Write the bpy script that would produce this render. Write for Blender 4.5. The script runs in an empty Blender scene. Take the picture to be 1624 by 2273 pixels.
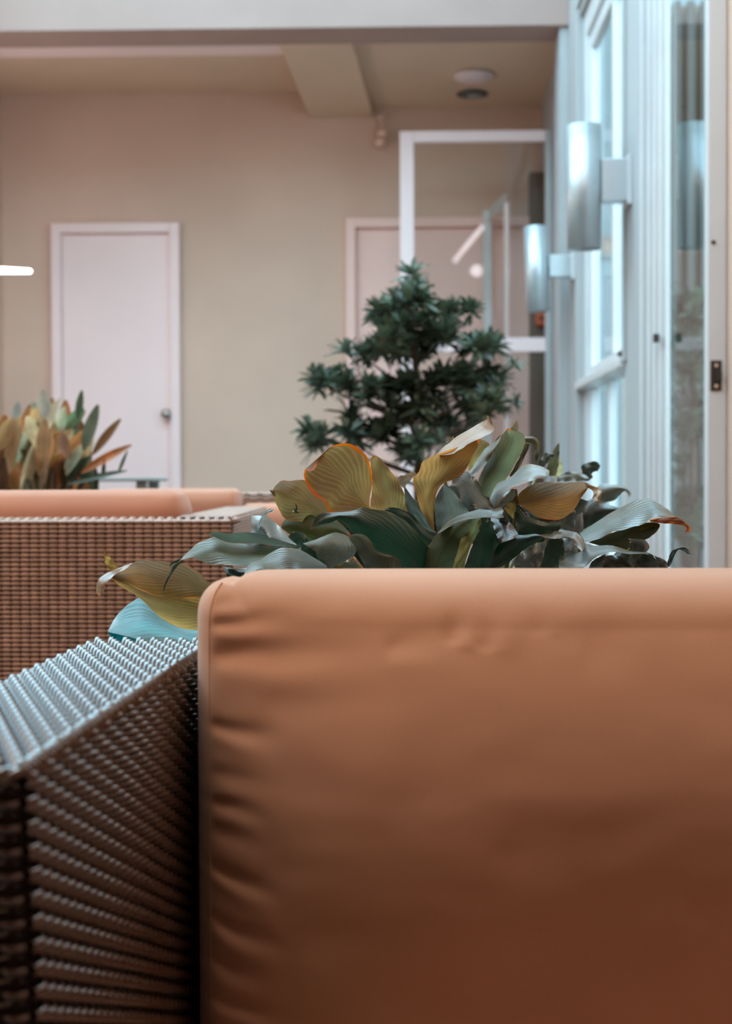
import bpy, bmesh, math, random
from math import sin, cos, pi, radians as R, atan, sqrt, exp
from mathutils import Vector as V, Matrix, noise
random.seed(7)
S = bpy.context.scene
COL = S.collection

# ---------------------------------------------------------------- camera
F = 3383.0                      # focal length in pixels of the 1624x2273 frame
W, H = 1624.0, 2273.0
CAM_Z = 0.75
ROT = Matrix.Rotation(atan(88 / F), 3, 'Z') @ Matrix.Rotation(R(90) - atan(74.5 / F), 3, 'X') @ Matrix.Rotation(R(-0.2), 3, 'Z')
cd = bpy.data.cameras.new('camera')
cam = bpy.data.objects.new('camera', cd); COL.objects.link(cam)
cam.matrix_world = Matrix.Translation((0, 0, CAM_Z)) @ ROT.to_4x4()
cd.sensor_fit = 'HORIZONTAL'; cd.sensor_width = 24.0; cd.lens = 24.0 * F / W
cd.clip_start = 0.02; cd.clip_end = 200
cd.dof.use_dof = True; cd.dof.focus_distance = 1.42; cd.dof.aperture_fstop = 8.0
S.camera = cam

def at(px, py, Y):
    """world point on the vertical plane y=Y seen at photo pixel (px,py)"""
    d = ROT @ V(((px - W / 2) / F, -(py - H / 2) / F, -1.0))
    t = Y / d.y
    return V((d.x * t, Y, CAM_Z + d.z * t))

# ---------------------------------------------------------------- sky and exposure
w = bpy.data.worlds.new('sky'); S.world = w; w.use_nodes = True
nt = w.node_tree
bg = nt.nodes['Background']
bg.inputs[0].default_value = (0.50, 0.82, 1.0, 1)
bg.inputs[1].default_value = 5.6
S.view_settings.view_transform = 'Standard'; S.view_settings.look = 'None'
S.view_settings.gamma = 1.0; S.view_settings.use_curve_mapping = False
S.view_settings.exposure = 0.12
S.cycles.use_denoising = True
S.cycles.max_bounces = 10; S.cycles.transparent_max_bounces = 16
S.cycles.sample_clamp_indirect = 6.0

# ---------------------------------------------------------------- materials
def mat(name, col, rough=0.6, metal=0.0, spec=0.5, noise_amt=0.0, noise_scale=8.0, bump=0.0, bump_scale=60.0, emit=None, estr=0.0, sheen=0.0, coat=0.0):
    m = bpy.data.materials.new(name); m.use_nodes = True
    n = m.node_tree.nodes; l = m.node_tree.links; b = n['Principled BSDF']
    b.inputs['Roughness'].default_value = rough; b.inputs['Metallic'].default_value = metal
    b.inputs['Specular IOR Level'].default_value = spec
    b.inputs['Base Color'].default_value = (*col, 1)
    if sheen: b.inputs['Sheen Weight'].default_value = sheen
    if coat: b.inputs['Coat Weight'].default_value = coat
    tc = n.new('ShaderNodeTexCoord')
    if noise_amt:
        t = n.new('ShaderNodeTexNoise'); t.inputs['Scale'].default_value = noise_scale; t.inputs['Detail'].default_value = 5
        l.new(tc.outputs['Object'], t.inputs['Vector'])
        r = n.new('ShaderNodeValToRGB')
        r.color_ramp.elements[0].position = 0.3; r.color_ramp.elements[1].position = 0.7
        r.color_ramp.elements[0].color = (*[c * (1 - noise_amt) for c in col], 1)
        r.color_ramp.elements[1].color = (*[min(1, c * (1 + noise_amt)) for c in col], 1)
        l.new(t.outputs['Fac'], r.inputs[0]); l.new(r.outputs[0], b.inputs['Base Color'])
    if bump:
        t2 = n.new('ShaderNodeTexNoise'); t2.inputs['Scale'].default_value = bump_scale; t2.inputs['Detail'].default_value = 4
        l.new(tc.outputs['Object'], t2.inputs['Vector'])
        bp = n.new('ShaderNodeBump'); bp.inputs['Strength'].default_value = bump; bp.inputs['Distance'].default_value = 0.002
        l.new(t2.outputs['Fac'], bp.inputs['Height']); l.new(bp.outputs[0], b.inputs['Normal'])
    if emit:
        b.inputs['Emission Color'].default_value = (*emit, 1); b.inputs['Emission Strength'].default_value = estr
    return m

M = {}
M['wall'] = mat('plaster_beige', (0.69, 0.475, 0.365), 0.8, noise_amt=0.07, noise_scale=1.6, bump=0.2, bump_scale=40)
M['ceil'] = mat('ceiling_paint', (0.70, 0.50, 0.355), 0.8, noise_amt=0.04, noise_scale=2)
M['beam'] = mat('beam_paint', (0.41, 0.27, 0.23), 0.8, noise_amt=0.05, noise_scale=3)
M['wallr'] = mat('plaster_pale', (0.43, 0.41, 0.405), 0.7, noise_amt=0.04, noise_scale=3)
M['wallwarm'] = mat('plaster_salmon', (0.62, 0.40, 0.30), 0.8, noise_amt=0.04, noise_scale=3)
M['door'] = mat('door_paint', (0.92, 0.70, 0.67), 0.45, noise_amt=0.03, noise_scale=2)
M['doorp'] = mat('door_paint_pink', (0.95, 0.62, 0.53), 0.5, noise_amt=0.03, noise_scale=2)
M['white'] = mat('white_gloss_paint', (0.68, 0.66, 0.65), 0.3, noise_amt=0.03, noise_scale=6)
M['brown'] = mat('brown_panel', (0.16, 0.11, 0.08), 0.6)
M['floor'] = mat('floor_tile', (0.13, 0.09, 0.07), 0.5, noise_amt=0.2, noise_scale=4)
M['metal'] = mat('brushed_sconce', (0.55, 0.60, 0.62), 0.32, metal=0.55, noise_amt=0.03, noise_scale=30)
M['dark'] = mat('dark_metal', (0.05, 0.035, 0.03), 0.45, metal=0.4)
M['brass'] = mat('brass', (0.78, 0.55, 0.42), 0.3, metal=0.35)
M['chrome'] = mat('aged_chrome', (0.42, 0.36, 0.32), 0.3, metal=0.9)
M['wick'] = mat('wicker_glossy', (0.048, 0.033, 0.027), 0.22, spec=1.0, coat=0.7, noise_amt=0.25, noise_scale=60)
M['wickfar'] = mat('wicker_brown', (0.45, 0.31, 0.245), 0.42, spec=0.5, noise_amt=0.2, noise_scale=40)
M['core'] = mat('wicker_core', (0.022, 0.016, 0.013), 0.8)
M['red'] = mat('red_box', (0.70, 0.13, 0.05), 0.5)
M['plate'] = mat('plate_pink', (0.80, 0.66, 0.64), 0.5)
M['tube'] = mat('tube_light', (1, 1, 1), 0.5, emit=(1.0, 0.90, 0.94), estr=14)
M['soil'] = mat('soil', (0.05, 0.035, 0.025), 0.9, noise_amt=0.4, noise_scale=30)
M['pot'] = mat('planter_grey', (0.30, 0.29, 0.27), 0.7, noise_amt=0.1)
M['bark'] = mat('bark', (0.10, 0.07, 0.05), 0.9, noise_amt=0.3, noise_scale=40)
M['stem'] = mat('stem_green', (0.14, 0.17, 0.07), 0.5)
M['conc'] = mat('outside_render', (0.22, 0.18, 0.145), 0.8, noise_amt=0.1)
M['pale_out'] = mat('outside_pale', (0.24, 0.27, 0.28), 0.8, noise_amt=0.08)
M['slat'] = mat('outside_slat', (0.10, 0.095, 0.085), 0.7)
M['ground'] = mat('outside_ground', (0.09, 0.085, 0.08), 0.9, noise_amt=0.1)

def fabric(name, col):
    m = mat(name, col, 0.85, spec=0.2, sheen=0.25)
    n = m.node_tree.nodes; l = m.node_tree.links; b = n['Principled BSDF']
    tc = [x for x in n if x.type == 'TEX_COORD'][0]
    t = n.new('ShaderNodeTexNoise'); t.inputs['Scale'].default_value = 5; t.inputs['Detail'].default_value = 6
    l.new(tc.outputs['Object'], t.inputs['Vector'])
    t3 = n.new('ShaderNodeTexNoise'); t3.inputs['Scale'].default_value = 1400
    l.new(tc.outputs['Object'], t3.inputs['Vector'])
    ad = n.new('ShaderNodeMath'); ad.operation = 'ADD'
    ml = n.new('ShaderNodeMath'); ml.operation = 'MULTIPLY'; ml.inputs[1].default_value = 0.45
    l.new(t3.outputs['Fac'], ml.inputs[0]); l.new(t.outputs['Fac'], ad.inputs[0]); l.new(ml.outputs[0], ad.inputs[1])
    r = n.new('ShaderNodeValToRGB'); r.color_ramp.elements[0].position = 0.45; r.color_ramp.elements[1].position = 1.0
    r.color_ramp.elements[0].color = (*[c * .90 for c in col], 1); r.color_ramp.elements[1].color = (*[c * 1.12 for c in col], 1)
    l.new(ad.outputs[0], r.inputs[0]); l.new(r.outputs[0], b.inputs['Base Color'])
    bp = n.new('ShaderNodeBump'); bp.inputs['Strength'].default_value = 0.25; bp.inputs['Distance'].default_value = 0.0006
    l.new(t3.outputs['Fac'], bp.inputs['Height']); l.new(bp.outputs[0], b.inputs['Normal'])
    return m
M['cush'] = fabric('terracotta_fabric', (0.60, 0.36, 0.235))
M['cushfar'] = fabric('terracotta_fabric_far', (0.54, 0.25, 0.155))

def glass(name, tint=(1, 1, 1), boost=1.0):
    m = bpy.data.materials.new(name); m.use_nodes = True
    n = m.node_tree.nodes; l = m.node_tree.links; n.clear()
    o = n.new('ShaderNodeOutputMaterial'); mx = n.new('ShaderNodeMixShader')
    t = n.new('ShaderNodeBsdfTransparent'); t.inputs[0].default_value = (*tint, 1)
    g = n.new('ShaderNodeBsdfGlossy'); g.inputs['Roughness'].default_value = 0.02
    f = n.new('ShaderNodeFresnel'); f.inputs[0].default_value = 1.5
    mu = n.new('ShaderNodeMath'); mu.operation = 'MULTIPLY'; mu.inputs[1].default_value = boost; mu.use_clamp = True
    ge = n.new('ShaderNodeNewGeometry'); sb = n.new('ShaderNodeMath'); sb.operation = 'SUBTRACT'; sb.inputs[0].default_value = 1.0
    m2 = n.new('ShaderNodeMath'); m2.operation = 'MULTIPLY'
    l.new(ge.outputs['Backfacing'], sb.inputs[1]); l.new(f.outputs[0], m2.inputs[0]); l.new(sb.outputs[0], m2.inputs[1])
    l.new(m2.outputs[0], mu.inputs[0]); l.new(mu.outputs[0], mx.inputs[0])
    l.new(t.outputs[0], mx.inputs[1]); l.new(g.outputs[0], mx.inputs[2]); l.new(mx.outputs[0], o.inputs[0])
    return m
M['glass'] = glass('clear_glass', (0.93, 0.93, 0.92))

def leafmat(name, gloss, rough, trans, vein=1.0, coat=0.0, edge=(0.50, 0.11, 0.02), thr0=1.0):
    """leaf: UV u = along, v = across (0.5 = midrib); tint from the object's colour, alpha = how scorched the edge is"""
    m = bpy.data.materials.new(name); m.use_nodes = True
    n = m.node_tree.nodes; l = m.node_tree.links; b = n['Principled BSDF']; out = n['Material Output']
    def math_(op, a, c=None, clamp=False):
        x = n.new('ShaderNodeMath'); x.operation = op; x.use_clamp = clamp
        for i, s in enumerate((a, c)):
            if s is None: continue
            if isinstance(s, (int, float)): x.inputs[i].default_value = s
            else: l.new(s, x.inputs[i])
        return x.outputs[0]
    def mixc(f, a, c):
        x = n.new('ShaderNodeMix'); x.data_type = 'RGBA'
        l.new(f, x.inputs[0])
        for i, s in ((6, a), (7, c)):
            if isinstance(s, tuple): x.inputs[i].default_value = (*s, 1)
            else: l.new(s, x.inputs[i])
        return x.outputs[2]
    oi = n.new('ShaderNodeObjectInfo'); uv = n.new('ShaderNodeTexCoord'); sp = n.new('ShaderNodeSeparateXYZ')
    l.new(uv.outputs['UV'], sp.inputs[0])
    u, v = sp.outputs[0], sp.outputs[1]
    av = math_('ABSOLUTE', math_('SUBTRACT', v, 0.5))             # 0 midrib .. 0.5 edge
    nz = n.new('ShaderNodeTexNoise'); nz.inputs['Scale'].default_value = 38; nz.inputs['Detail'].default_value = 6
    l.new(uv.outputs['Object'], nz.inputs['Vector'])
    nb = n.new('ShaderNodeTexNoise'); nb.inputs['Scale'].default_value = 14; nb.inputs['Detail'].default_value = 3
    l.new(uv.outputs['Object'], nb.inputs['Vector'])
    # side veins leave the midrib and bend towards the tip
    ph = math_('ADD', math_('MULTIPLY', u, 44.0), math_('MULTIPLY', math_('POWER', av, 0.7), -64.0))
    ph = math_('ADD', ph, math_('MULTIPLY', nb.outputs['Fac'], 6.0))
    vn = math_('SINE', ph)
    fine = math_('SINE', math_('MULTIPLY', ph, 3.7))
    hgt = math_('ADD', math_('MULTIPLY', vn, 0.7), math_('MULTIPLY', fine, 0.2))
    rib = math_('SUBTRACT', 1.0, math_('MULTIPLY', av, 28.0), True)
    tint = oi.outputs['Color']
    hs = n.new('ShaderNodeHueSaturation'); hs.inputs['Value'].default_value = 0.50; l.new(tint, hs.inputs['Color'])
    hl = n.new('ShaderNodeHueSaturation'); hl.inputs['Value'].default_value = 1.35; hl.inputs['Saturation'].default_value = .9; l.new(tint, hl.inputs['Color'])
    patch = math_('MULTIPLY', math_('SUBTRACT', nb.outputs['Fac'], 0.42), 4.5, True)
    c = mixc(patch, hs.outputs[0], tint)
    c = mixc(math_('MULTIPLY', math_('ADD', vn, 0.2), 0.22 * vein, True), c, hl.outputs[0])
    c = mixc(math_('MULTIPLY', rib, 0.6), c, hs.outputs[0])
    e = math_('ADD', math_('MULTIPLY', av, 2.0), math_('MULTIPLY', math_('SUBTRACT', nz.outputs['Fac'], 0.5), 0.22))
    eu = math_('ADD', u, math_('MULTIPLY', math_('SUBTRACT', nz.outputs['Fac'], 0.5), 0.22))
    e = math_('MAXIMUM', e, eu)
    thr = math_('SUBTRACT', thr0, math_('MULTIPLY', oi.outputs['Alpha'], 0.12))
    ef = math_('MULTIPLY', math_('SUBTRACT', e, thr), 16.0, True)
    c = mixc(ef, c, edge)
    l.new(c, b.inputs['Base Color'])
    b.inputs['Roughness'].default_value = rough; b.inputs['Specular IOR Level'].default_value = gloss; b.inputs['Coat Weight'].default_value = coat; b.inputs['Coat Roughness'].default_value = .18
    bp = n.new('ShaderNodeBump'); bp.inputs['Strength'].default_value = 0.30 * vein; bp.inputs['Distance'].default_value = 0.0010
    l.new(hgt, bp.inputs['Height']); l.new(bp.outputs[0], b.inputs['Normal'])
    tr = n.new('ShaderNodeBsdfTranslucent')
    ht = n.new('ShaderNodeHueSaturation'); ht.inputs['Value'].default_value = 2.2; ht.inputs['Saturation'].default_value = 1.08
    l.new(c, ht.inputs['Color']); l.new(ht.outputs[0], tr.inputs['Color'])
    mx = n.new('ShaderNodeMixShader'); mx.inputs[0].default_value = trans
    l.new(b.outputs[0], mx.inputs[1]); l.new(tr.outputs[0], mx.inputs[2]); l.new(mx.outputs[0], out.inputs[0])
    return m
M['leaftop'] = leafmat('leaf_upper_side', .8, 0.30, 0.10, coat=.2, edge=(.42, .25, .10), thr0=.985)
M['leafund'] = leafmat('leaf_underside', 0.2, 0.6, 0.48, vein=0.8)

# ---------------------------------------------------------------- helpers
def mesh_from(bm, name):
    me = bpy.data.meshes.new(name); bm.to_mesh(me); bm.free(); return me
def add(name, data, parent=None, m=None, smooth=False):
    if isinstance(data, bmesh.types.BMesh): data = mesh_from(data, name)
    o = bpy.data.objects.new(name, data); COL.objects.link(o)
    if m is not None and not data.materials:
        for x in (m if isinstance(m, (list, tuple)) else [m]): data.materials.append(x)
    if smooth:
        for p in data.polygons: p.use_smooth = True
    if parent is not None: o.parent = parent
    return o
def tag(o, label, cat=None, group=None, kind=None):
    o['label'] = label
    if cat: o['category'] = cat
    if group: o['group'] = group
    if kind: o['kind'] = kind
    return o
def thing(name, label, cat, loc=(0, 0, 0), group=None, kind=None):
    group = group or {'fluorescent_lamp': 'tube lamps', 'fill_panel': 'added warm fill panels', 'wicker_armchair': 'wicker armchairs', 'building_outside': 'buildings outside'}.get(name)
    o = bpy.data.objects.new(name, None); COL.objects.link(o); o.location = loc; o.empty_display_size = .05
    return tag(o, label, cat, group, kind)
def rel(parent, *pts):
    return [V(p) - parent.location for p in pts]
def box(bm, a, b, bev=0.0, seg=2):
    a, b = V(a), V(b)
    t = bmesh.new()
    bmesh.ops.create_cube(t, size=1.0, matrix=Matrix.Translation((a + b) / 2) @ Matrix.Diagonal((*[max(abs(x), 1e-5) for x in (b - a)], 1)))
    if bev: bmesh.ops.bevel(t, geom=t.edges[:], offset=bev, segments=seg, profile=.5, affect='EDGES')
    me = bpy.data.meshes.new('tmp'); t.to_mesh(me); t.free(); bm.from_mesh(me); bpy.data.meshes.remove(me)
    return bm
def bx(a, b, bev=0.0, seg=2): return box(bmesh.new(), a, b, bev, seg)
def quadbox(bm, lo, hi):
    """lo, hi: four points each, joined to a hexahedron"""
    a = [bm.verts.new(p) for p in lo]; b = [bm.verts.new(p) for p in hi]
    bm.faces.new(a[::-1]); bm.faces.new(b)
    for i in range(4): bm.faces.new((a[i], a[(i + 1) % 4], b[(i + 1) % 4], b[i]))
    return bm
def tube(bm, pts, r, n=8, cap=True):
    pts = [V(p) for p in pts]; N = len(pts)
    rr = r if isinstance(r, (list, tuple)) else [r] * N
    rings = []; up = None
    for i, p in enumerate(pts):
        t = (pts[min(i + 1, N - 1)] - pts[max(i - 1, 0)]).normalized()
        if up is None:
            up = V((0, 0, 1)) if abs(t.z) < .9 else V((1, 0, 0))
        s = t.cross(up)
        if s.length < 1e-6: s = t.orthogonal()
        s.normalize(); up = s.cross(t).normalized()
        rings.append([bm.verts.new(p + (s * cos(2 * pi * k / n) + up * sin(2 * pi * k / n)) * rr[i]) for k in range(n)])
    for a, b in zip(rings, rings[1:]):
        for k in range(n): bm.faces.new((a[k], a[(k + 1) % n], b[(k + 1) % n], b[k]))
    if cap:
        bm.faces.new(rings[0][::-1]); bm.faces.new(rings[-1])
    return bm
def lathe(bm, prof, c=(0, 0, 0), n=24, axis='Z'):
    """prof: (radius, height) list"""
    c = V(c); rings = []
    for r, h in prof:
        ring = []
        for k in range(n):
            a = 2 * pi * k / n
            p = V((r * cos(a), r * sin(a), h))
            if axis == 'Y': p = V((p.x, p.z, p.y))
            if axis == 'X': p = V((p.z, p.x, p.y))
            ring.append(bm.verts.new(c + p))
        rings.append(ring)
    for a, b in zip(rings, rings[1:]):
        for k in range(n): bm.faces.new((a[k], a[(k + 1) % n], b[(k + 1) % n], b[k]))
    bm.faces.new(rings[0][::-1]); bm.faces.new(rings[-1])
    bmesh.ops.recalc_face_normals(bm, faces=bm.faces[:])
    return bm
def struct(name, bm, m, label, cat='wall', parent=None):
    o = add(name, bm, parent, m)
    if parent is None: tag(o, label, cat, kind='structure')
    return o

# ---------------------------------------------------------------- room shell
YB = 7.9            # back wall
XR = 0.7056         # right wall surface
XL = -2.09          # left wall surface
TOP = 4.2
struct('floor', bx((-6.0, -5.0, -0.12), (0.95, 8.1, 0.0)), M['floor'], 'dark warm floor under all the furniture', 'floor')
struct('wall_back', bx((XL - .2, YB, 0), (XR + .08, YB + .2, TOP)), M['wall'], 'beige plaster wall holding both pale doors', 'wall')
struct('wall_left', bx((XL - .2, 6.0, 0), (XL, YB, TOP)), M['wall'], 'plaster side wall at the far left corner', 'wall')
bm = bmesh.new()
WY0, WY1, WZ1 = 4.92, 6.20, 2.61
box(bm, (XR, 4.36, 0), (XR + .035, WY0, TOP)); box(bm, (XR, WY1, 0), (XR + .08, YB, TOP)); box(bm, (XR, WY0, WZ1), (XR + .08, WY1, TOP)); box(bm, (XR, WY0, 0), (XR + .08, WY1, .35))
struct('wall_right', bm, M['wallr'], 'pale bluish wall carrying the two sconces and tall window', 'wall')
bm = bmesh.new(); box(bm, (0.781, -3.4, 0), (0.981, 3.745, TOP)); box(bm, (0.74, 3.745, 3.1), (0.94, 4.36, TOP))
struct('wall_right', bm, M['wallwarm'], 'salmon wall strip at the right edge of the frame', 'wall')
struct('wall_left', bx((-3.4, -3.4, 0), (-3.2, 6.6, 2.9)), M['wall'], 'unseen plaster side wall, added to close off sky light from the left', 'wall')  # added out of view to shut out light from the left
struct('wall_rear', bx((-3.4, -3.6, 0), (0.98, -3.4, TOP)), M['wallwarm'], 'plaster wall behind the viewer', 'wall')
# front beam and the covered bay behind it
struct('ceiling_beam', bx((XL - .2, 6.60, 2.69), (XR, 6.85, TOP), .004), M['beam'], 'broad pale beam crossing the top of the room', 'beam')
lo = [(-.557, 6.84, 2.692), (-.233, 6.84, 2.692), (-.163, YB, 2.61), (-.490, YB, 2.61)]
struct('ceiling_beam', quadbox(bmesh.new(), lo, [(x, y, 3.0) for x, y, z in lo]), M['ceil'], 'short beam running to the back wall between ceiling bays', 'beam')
struct('ceiling', bx((XL - .1, 6.85, 2.745), (-.50, YB, 2.9)), M['ceil'], 'brown shaded ceiling bay above the left door', 'ceiling')
lo = [(-.30, 6.84, 2.735), (XR, 6.84, 2.735), (XR, YB, 2.655), (-.25, YB, 2.655)]
struct('ceiling', quadbox(bmesh.new(), lo, [(x, y, 3.0) for x, y, z in lo]), M['ceil'], 'brown ceiling bay with round fittings above the glass door', 'ceiling')
struct('ceiling', bx((-3.4, -3.6, 2.9), (0.98, 1.9, 3.0)), M['ceil'], 'unseen ceiling over viewer and cushion, added to limit the sky opening', 'ceiling')  # unseen; its front edge is set to shape the overhead sky light
struct('trim_1', bx((XL, 6.95, 2.715), (-.555, 7.10, 2.745), .003), M['door'], 'ledge strip painted pale as if lit, along the left ceiling bay', 'trim')  # pale door paint stands in for tube light on the ledge
struct('trim_2', bx((.668, 6.62, 0), (XR, 6.82, 2.69), .003), M['wallr'], 'slim pale pilaster under the beam end', 'trim')
struct('wall_rear', bx((-3.4, 1.9, 2.9), (0.781, 2.0, 3.7)), M['wall'], 'unseen parapet, added to keep the sky out of the glass door', 'wall')  # added parapet, blocks the sky's reflection in the glass door
struct('ground_outside', bx((1.0, -4, -0.14), (9, 22, -0.02)), M['ground'], 'pale ground outside the windows', 'ground')

# ---------------------------------------------------------------- doors on the back wall
def panel_door(name, x0, x1, ytop, mleaf, mframe, label, knob, depth=.05):
    a = at(x0, ytop, YB); b = at(x1, ytop, YB); zt = a.z; fw = .050
    d = thing(name, label, 'door', (a.x, YB, 0), kind='structure')
    L = d.location
    bm = bmesh.new()
    Y0 = -depth
    box(bm, (0, Y0, 0), (fw, -.0, zt), .004); box(bm, (b.x - a.x - fw, Y0, 0), (b.x - a.x, 0, zt), .004); box(bm, (fw, Y0, zt - fw), (b.x - a.x - fw, 0, zt), .004)
    add('door_frame', bm, d, mframe)
    add('door_leaf', bx((fw + .002, -.018, .01), (b.x - a.x - fw - .002, -.001, zt - fw - .002)), d, mleaf)
    if knob:
        p = at(372, 920, YB) - L
        bm = bmesh.new(); lathe(bm, [(.026, -.001), (.026, -.007), (.011, -.012), (.010, -.030), (.022, -.036), (.026, -.048), (.020, -.060), (.002, -.064)], (p.x, -.018, p.z), 20, 'Y')
        add('door_knob', bm, d, M['chrome'], True)
    return d
panel_door('door_1', 117, 400, 499, M['door'], M['door'], 'pale lilac door with a round knob, left on the back wall', True)
panel_door('door_2', 768, 1200, 487, M['doorp'], M['doorp'], 'pink painted door seen behind the open glass door', False)

# open glass door, hinged on the right wall and parallel to the back wall
YG = 7.35
g = thing('door_3', 'white framed glass door standing open behind the small tree', 'door', (at(887, 300, YG).x, YG, 0), kind='structure')
L = g.location
def gp(x, y): return at(x, y, YG) - L
zt = gp(887, 293).z; wR = XR - L.x - .003; sw = gp(918, 293).x
add('stile', bx((0, -.02, .01), (sw, .02, zt), .004), g, M['door'])
add('stile', bx((wR - .03, -.02, .01), (wR, .02, zt), .004), g, M['wallr'])
add('top_rail', bx((sw, -.02, gp(0, 326).z), (wR - .03, .02, zt), .004), g, M['door'])
add('middle_rail', bx((sw, -.018, gp(0, 788).z), (wR - .03, .018, gp(0, 757).z), .004), g, M['door'])
add('bottom_rail', bx((sw, -.02, .01), (wR - .03, .02, .13), .004), g, M['door'])
add('pane', bx((sw - .005, -.003, gp(0, 757).z), (wR - .028, .003, gp(0, 326).z)), g, M['glass'])
add('pane', bx((sw - .005, -.003, .12), (wR - .028, .003, gp(0, 788).z)), g, M['glass'])
# small second leaf seen through it
p0 = at(1081, 468, 7.78); p1 = at(1124, 412, 7.55)
g2 = thing('door_4', 'narrow white glazed leaf seen through the open glass door', 'door', (p0.x, 7.78, 0), kind='structure')
L = g2.location
add('stile', bx((-.021, -.015, 0.01), (.021, .015, p0.z), .004), g2, M['white'])
q = p1 - L; q2 = at(1124, 450, 7.55) - L
add('stile', bx((q.x - .012, q.y - .014, .01), (q.x + .012, q.y + .014, q2.z), .003), g2, M['door'])  # pale stile stands in for a bright bar mirrored in the glass
lo = [(0, -.012, p0.z - .05), (0, .012, p0.z - .05), (q.x, q.y + .012, q.z - .10), (q.x, q.y - .012, q.z - .10)]
hi = [(0, -.012, p0.z), (0, .012, p0.z), (q.x, q.y + .012, q.z - .03), (q.x, q.y - .012, q.z - .03)]
bm = quadbox(bmesh.new(), lo, hi); bmesh.ops.recalc_face_normals(bm, faces=bm.faces[:])
add('top_rail', bm, g2, M['metal'])
# brown cupboard end seen dark through the glass, near the corner
struct('trim_3', bx((at(1174, 400, 7.85).x, 7.78, 0), (XR - .002, 7.895, 2.30)), M['brown'], 'dark brown vertical strip in the back right corner', 'trim')

# ---------------------------------------------------------------- tall window in the right wall
wn = thing('window_1', 'tall white window with a rail and bright panes behind the sconce', 'window', (XR, WY0, 0), kind='structure')
bm = bmesh.new(); X0, X1 = .018, .075
ln = WY1 - WY0
for a, b in (((X0, 0, .35), (X1, .07, WZ1)), ((X0, ln - .07, .35), (X1, ln, WZ1)), ((X0, .07, WZ1 - .10), (X1, ln - .07, WZ1)), ((X0, .07, .35), (X1, ln - .07, .42))): box(bm, a, b, .004)
add('window_frame', bm, wn, M['white'])
bm = bmesh.new(); box(bm, (-.022, 0, 1.104), (.07, ln, 1.135), .004)
add('window_sill', bm, wn, M['white'])
bm = bmesh.new()
for a, b in (((.03, .09, 1.14), (.062, .16, 2.50)), ((.03, ln - .15, 1.14), (.062, ln - .08, 2.50)), ((.03, .16, 1.14), (.062, ln - .15, 1.19)), ((.03, .16, 2.44), (.062, ln - .15, 2.50)), ((.030, .50, 1.19), (.062, .545, 2.44))): box(bm, a, b, .003)
add('sash', bm, wn, M['white'])
add('pane', bx((.044, .16, 1.19), (.048, ln - .15, 2.44)), wn, M['glass'])
bm = bmesh.new()
for a, b in (((.03, .09, .43), (.062, .13, 1.10)), ((.03, ln - .13, .43), (.062, ln - .09, 1.10)), ((.03, .62, .43), (.062, .66, 1.10))): box(bm, a, b, .003)
add('lower_sash', bm, wn, M['white'])
add('pane', bx((.044, .10, .42), (.048, ln - .10, 1.10)), wn, M['glass'])
bm = bmesh.new(); box(bm, (.018, .22, 1.155), (.030, .27, 1.178), .002); box(bm, (.008, .235, 1.160), (.018, .25, 1.172), .002)
add('window_catch', bm, wn, M['dark'])
bm = bmesh.new(); box(bm, (-.012, -.04, 1.12), (.002, -.001, WZ1 + .03), .003); box(bm, (-.012, ln + .001, .35), (.002, ln + .04, WZ1 + .03), .003); box(bm, (-.012, -.04, WZ1 + .031), (.002, ln + .04, WZ1 + .07), .003)
add('casing', bm, wn, M['wallr'])

# ---------------------------------------------------------------- sliding glass door nearest the camera on the right
sd = thing('door_5', 'white sliding glass door with a dark lock at the right edge', 'door', (.736, 3.73, 0), kind='structure')
add('stile', bx((-.002, 0, .01), (.044, .045, 3.1), .003), sd, M['white'])
add('pane', bx((-.003, .04, .10), (.003, .55, 3.1)), sd, M['glass'])
add('bottom_rail', bx((-.010, .045, .01), (.03, .55, .10), .003), sd, M['white'])
bm = bmesh.new()
box(bm, (-.034, .60, .0), (-.016, .64, 3.6), .002)
box(bm, (-.022, .57, .0), (-.006, .62, 3.6), .002)
box(bm, (-.010, .555, .0), (.004, .64, 3.6), .002)
box(bm, (-.038, .66, .0), (-.030, .70, 3.6), .002)
box(bm, (-.038, .80, .0), (-.030, .84, 3.6), .002)
add('door_jamb', bm, sd, M['white'])
Ls = sd.location
def sp_(x, y, Y=3.73): return at(x, y, Y) - Ls
a = sp_(1576, 868); b = sp_(1601, 800)
add('strike_plate', bx((a.x, -.003, a.z), (b.x, .0, b.z), .0012), sd, M['dark'])
c = (a + b) / 2
bm = bmesh.new(); lathe(bm, [(.0045, -.003), (.0045, -.0042), (.001, -.0045)], (c.x, 0, b.z - .012), 12, 'Y'); lathe(bm, [(.0045, -.003), (.0045, -.0042), (.001, -.0045)], (c.x, 0, a.z + .012), 12, 'Y')
add('screw', bm, sd, M['brass'])
add('latch', bx((c.x - .001, -.010, c.z - .014), (c.x + .013, -.003, c.z + .012), .002), sd, M['dark'])
p = sp_(1583, 538)
add('keyhole', lathe(bmesh.new(), [(.0055, 0), (.0055, -.002), (.002, -.0025)], (p.x, 0, p.z), 14, 'Y'), sd, M['dark'])
p = sp_(1455, 751, 4.30)
add('lock', bx((p.x - .008, .555, p.z - .012), (p.x + .008, .572, p.z + .012), .002), sd, M['dark'])

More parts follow.
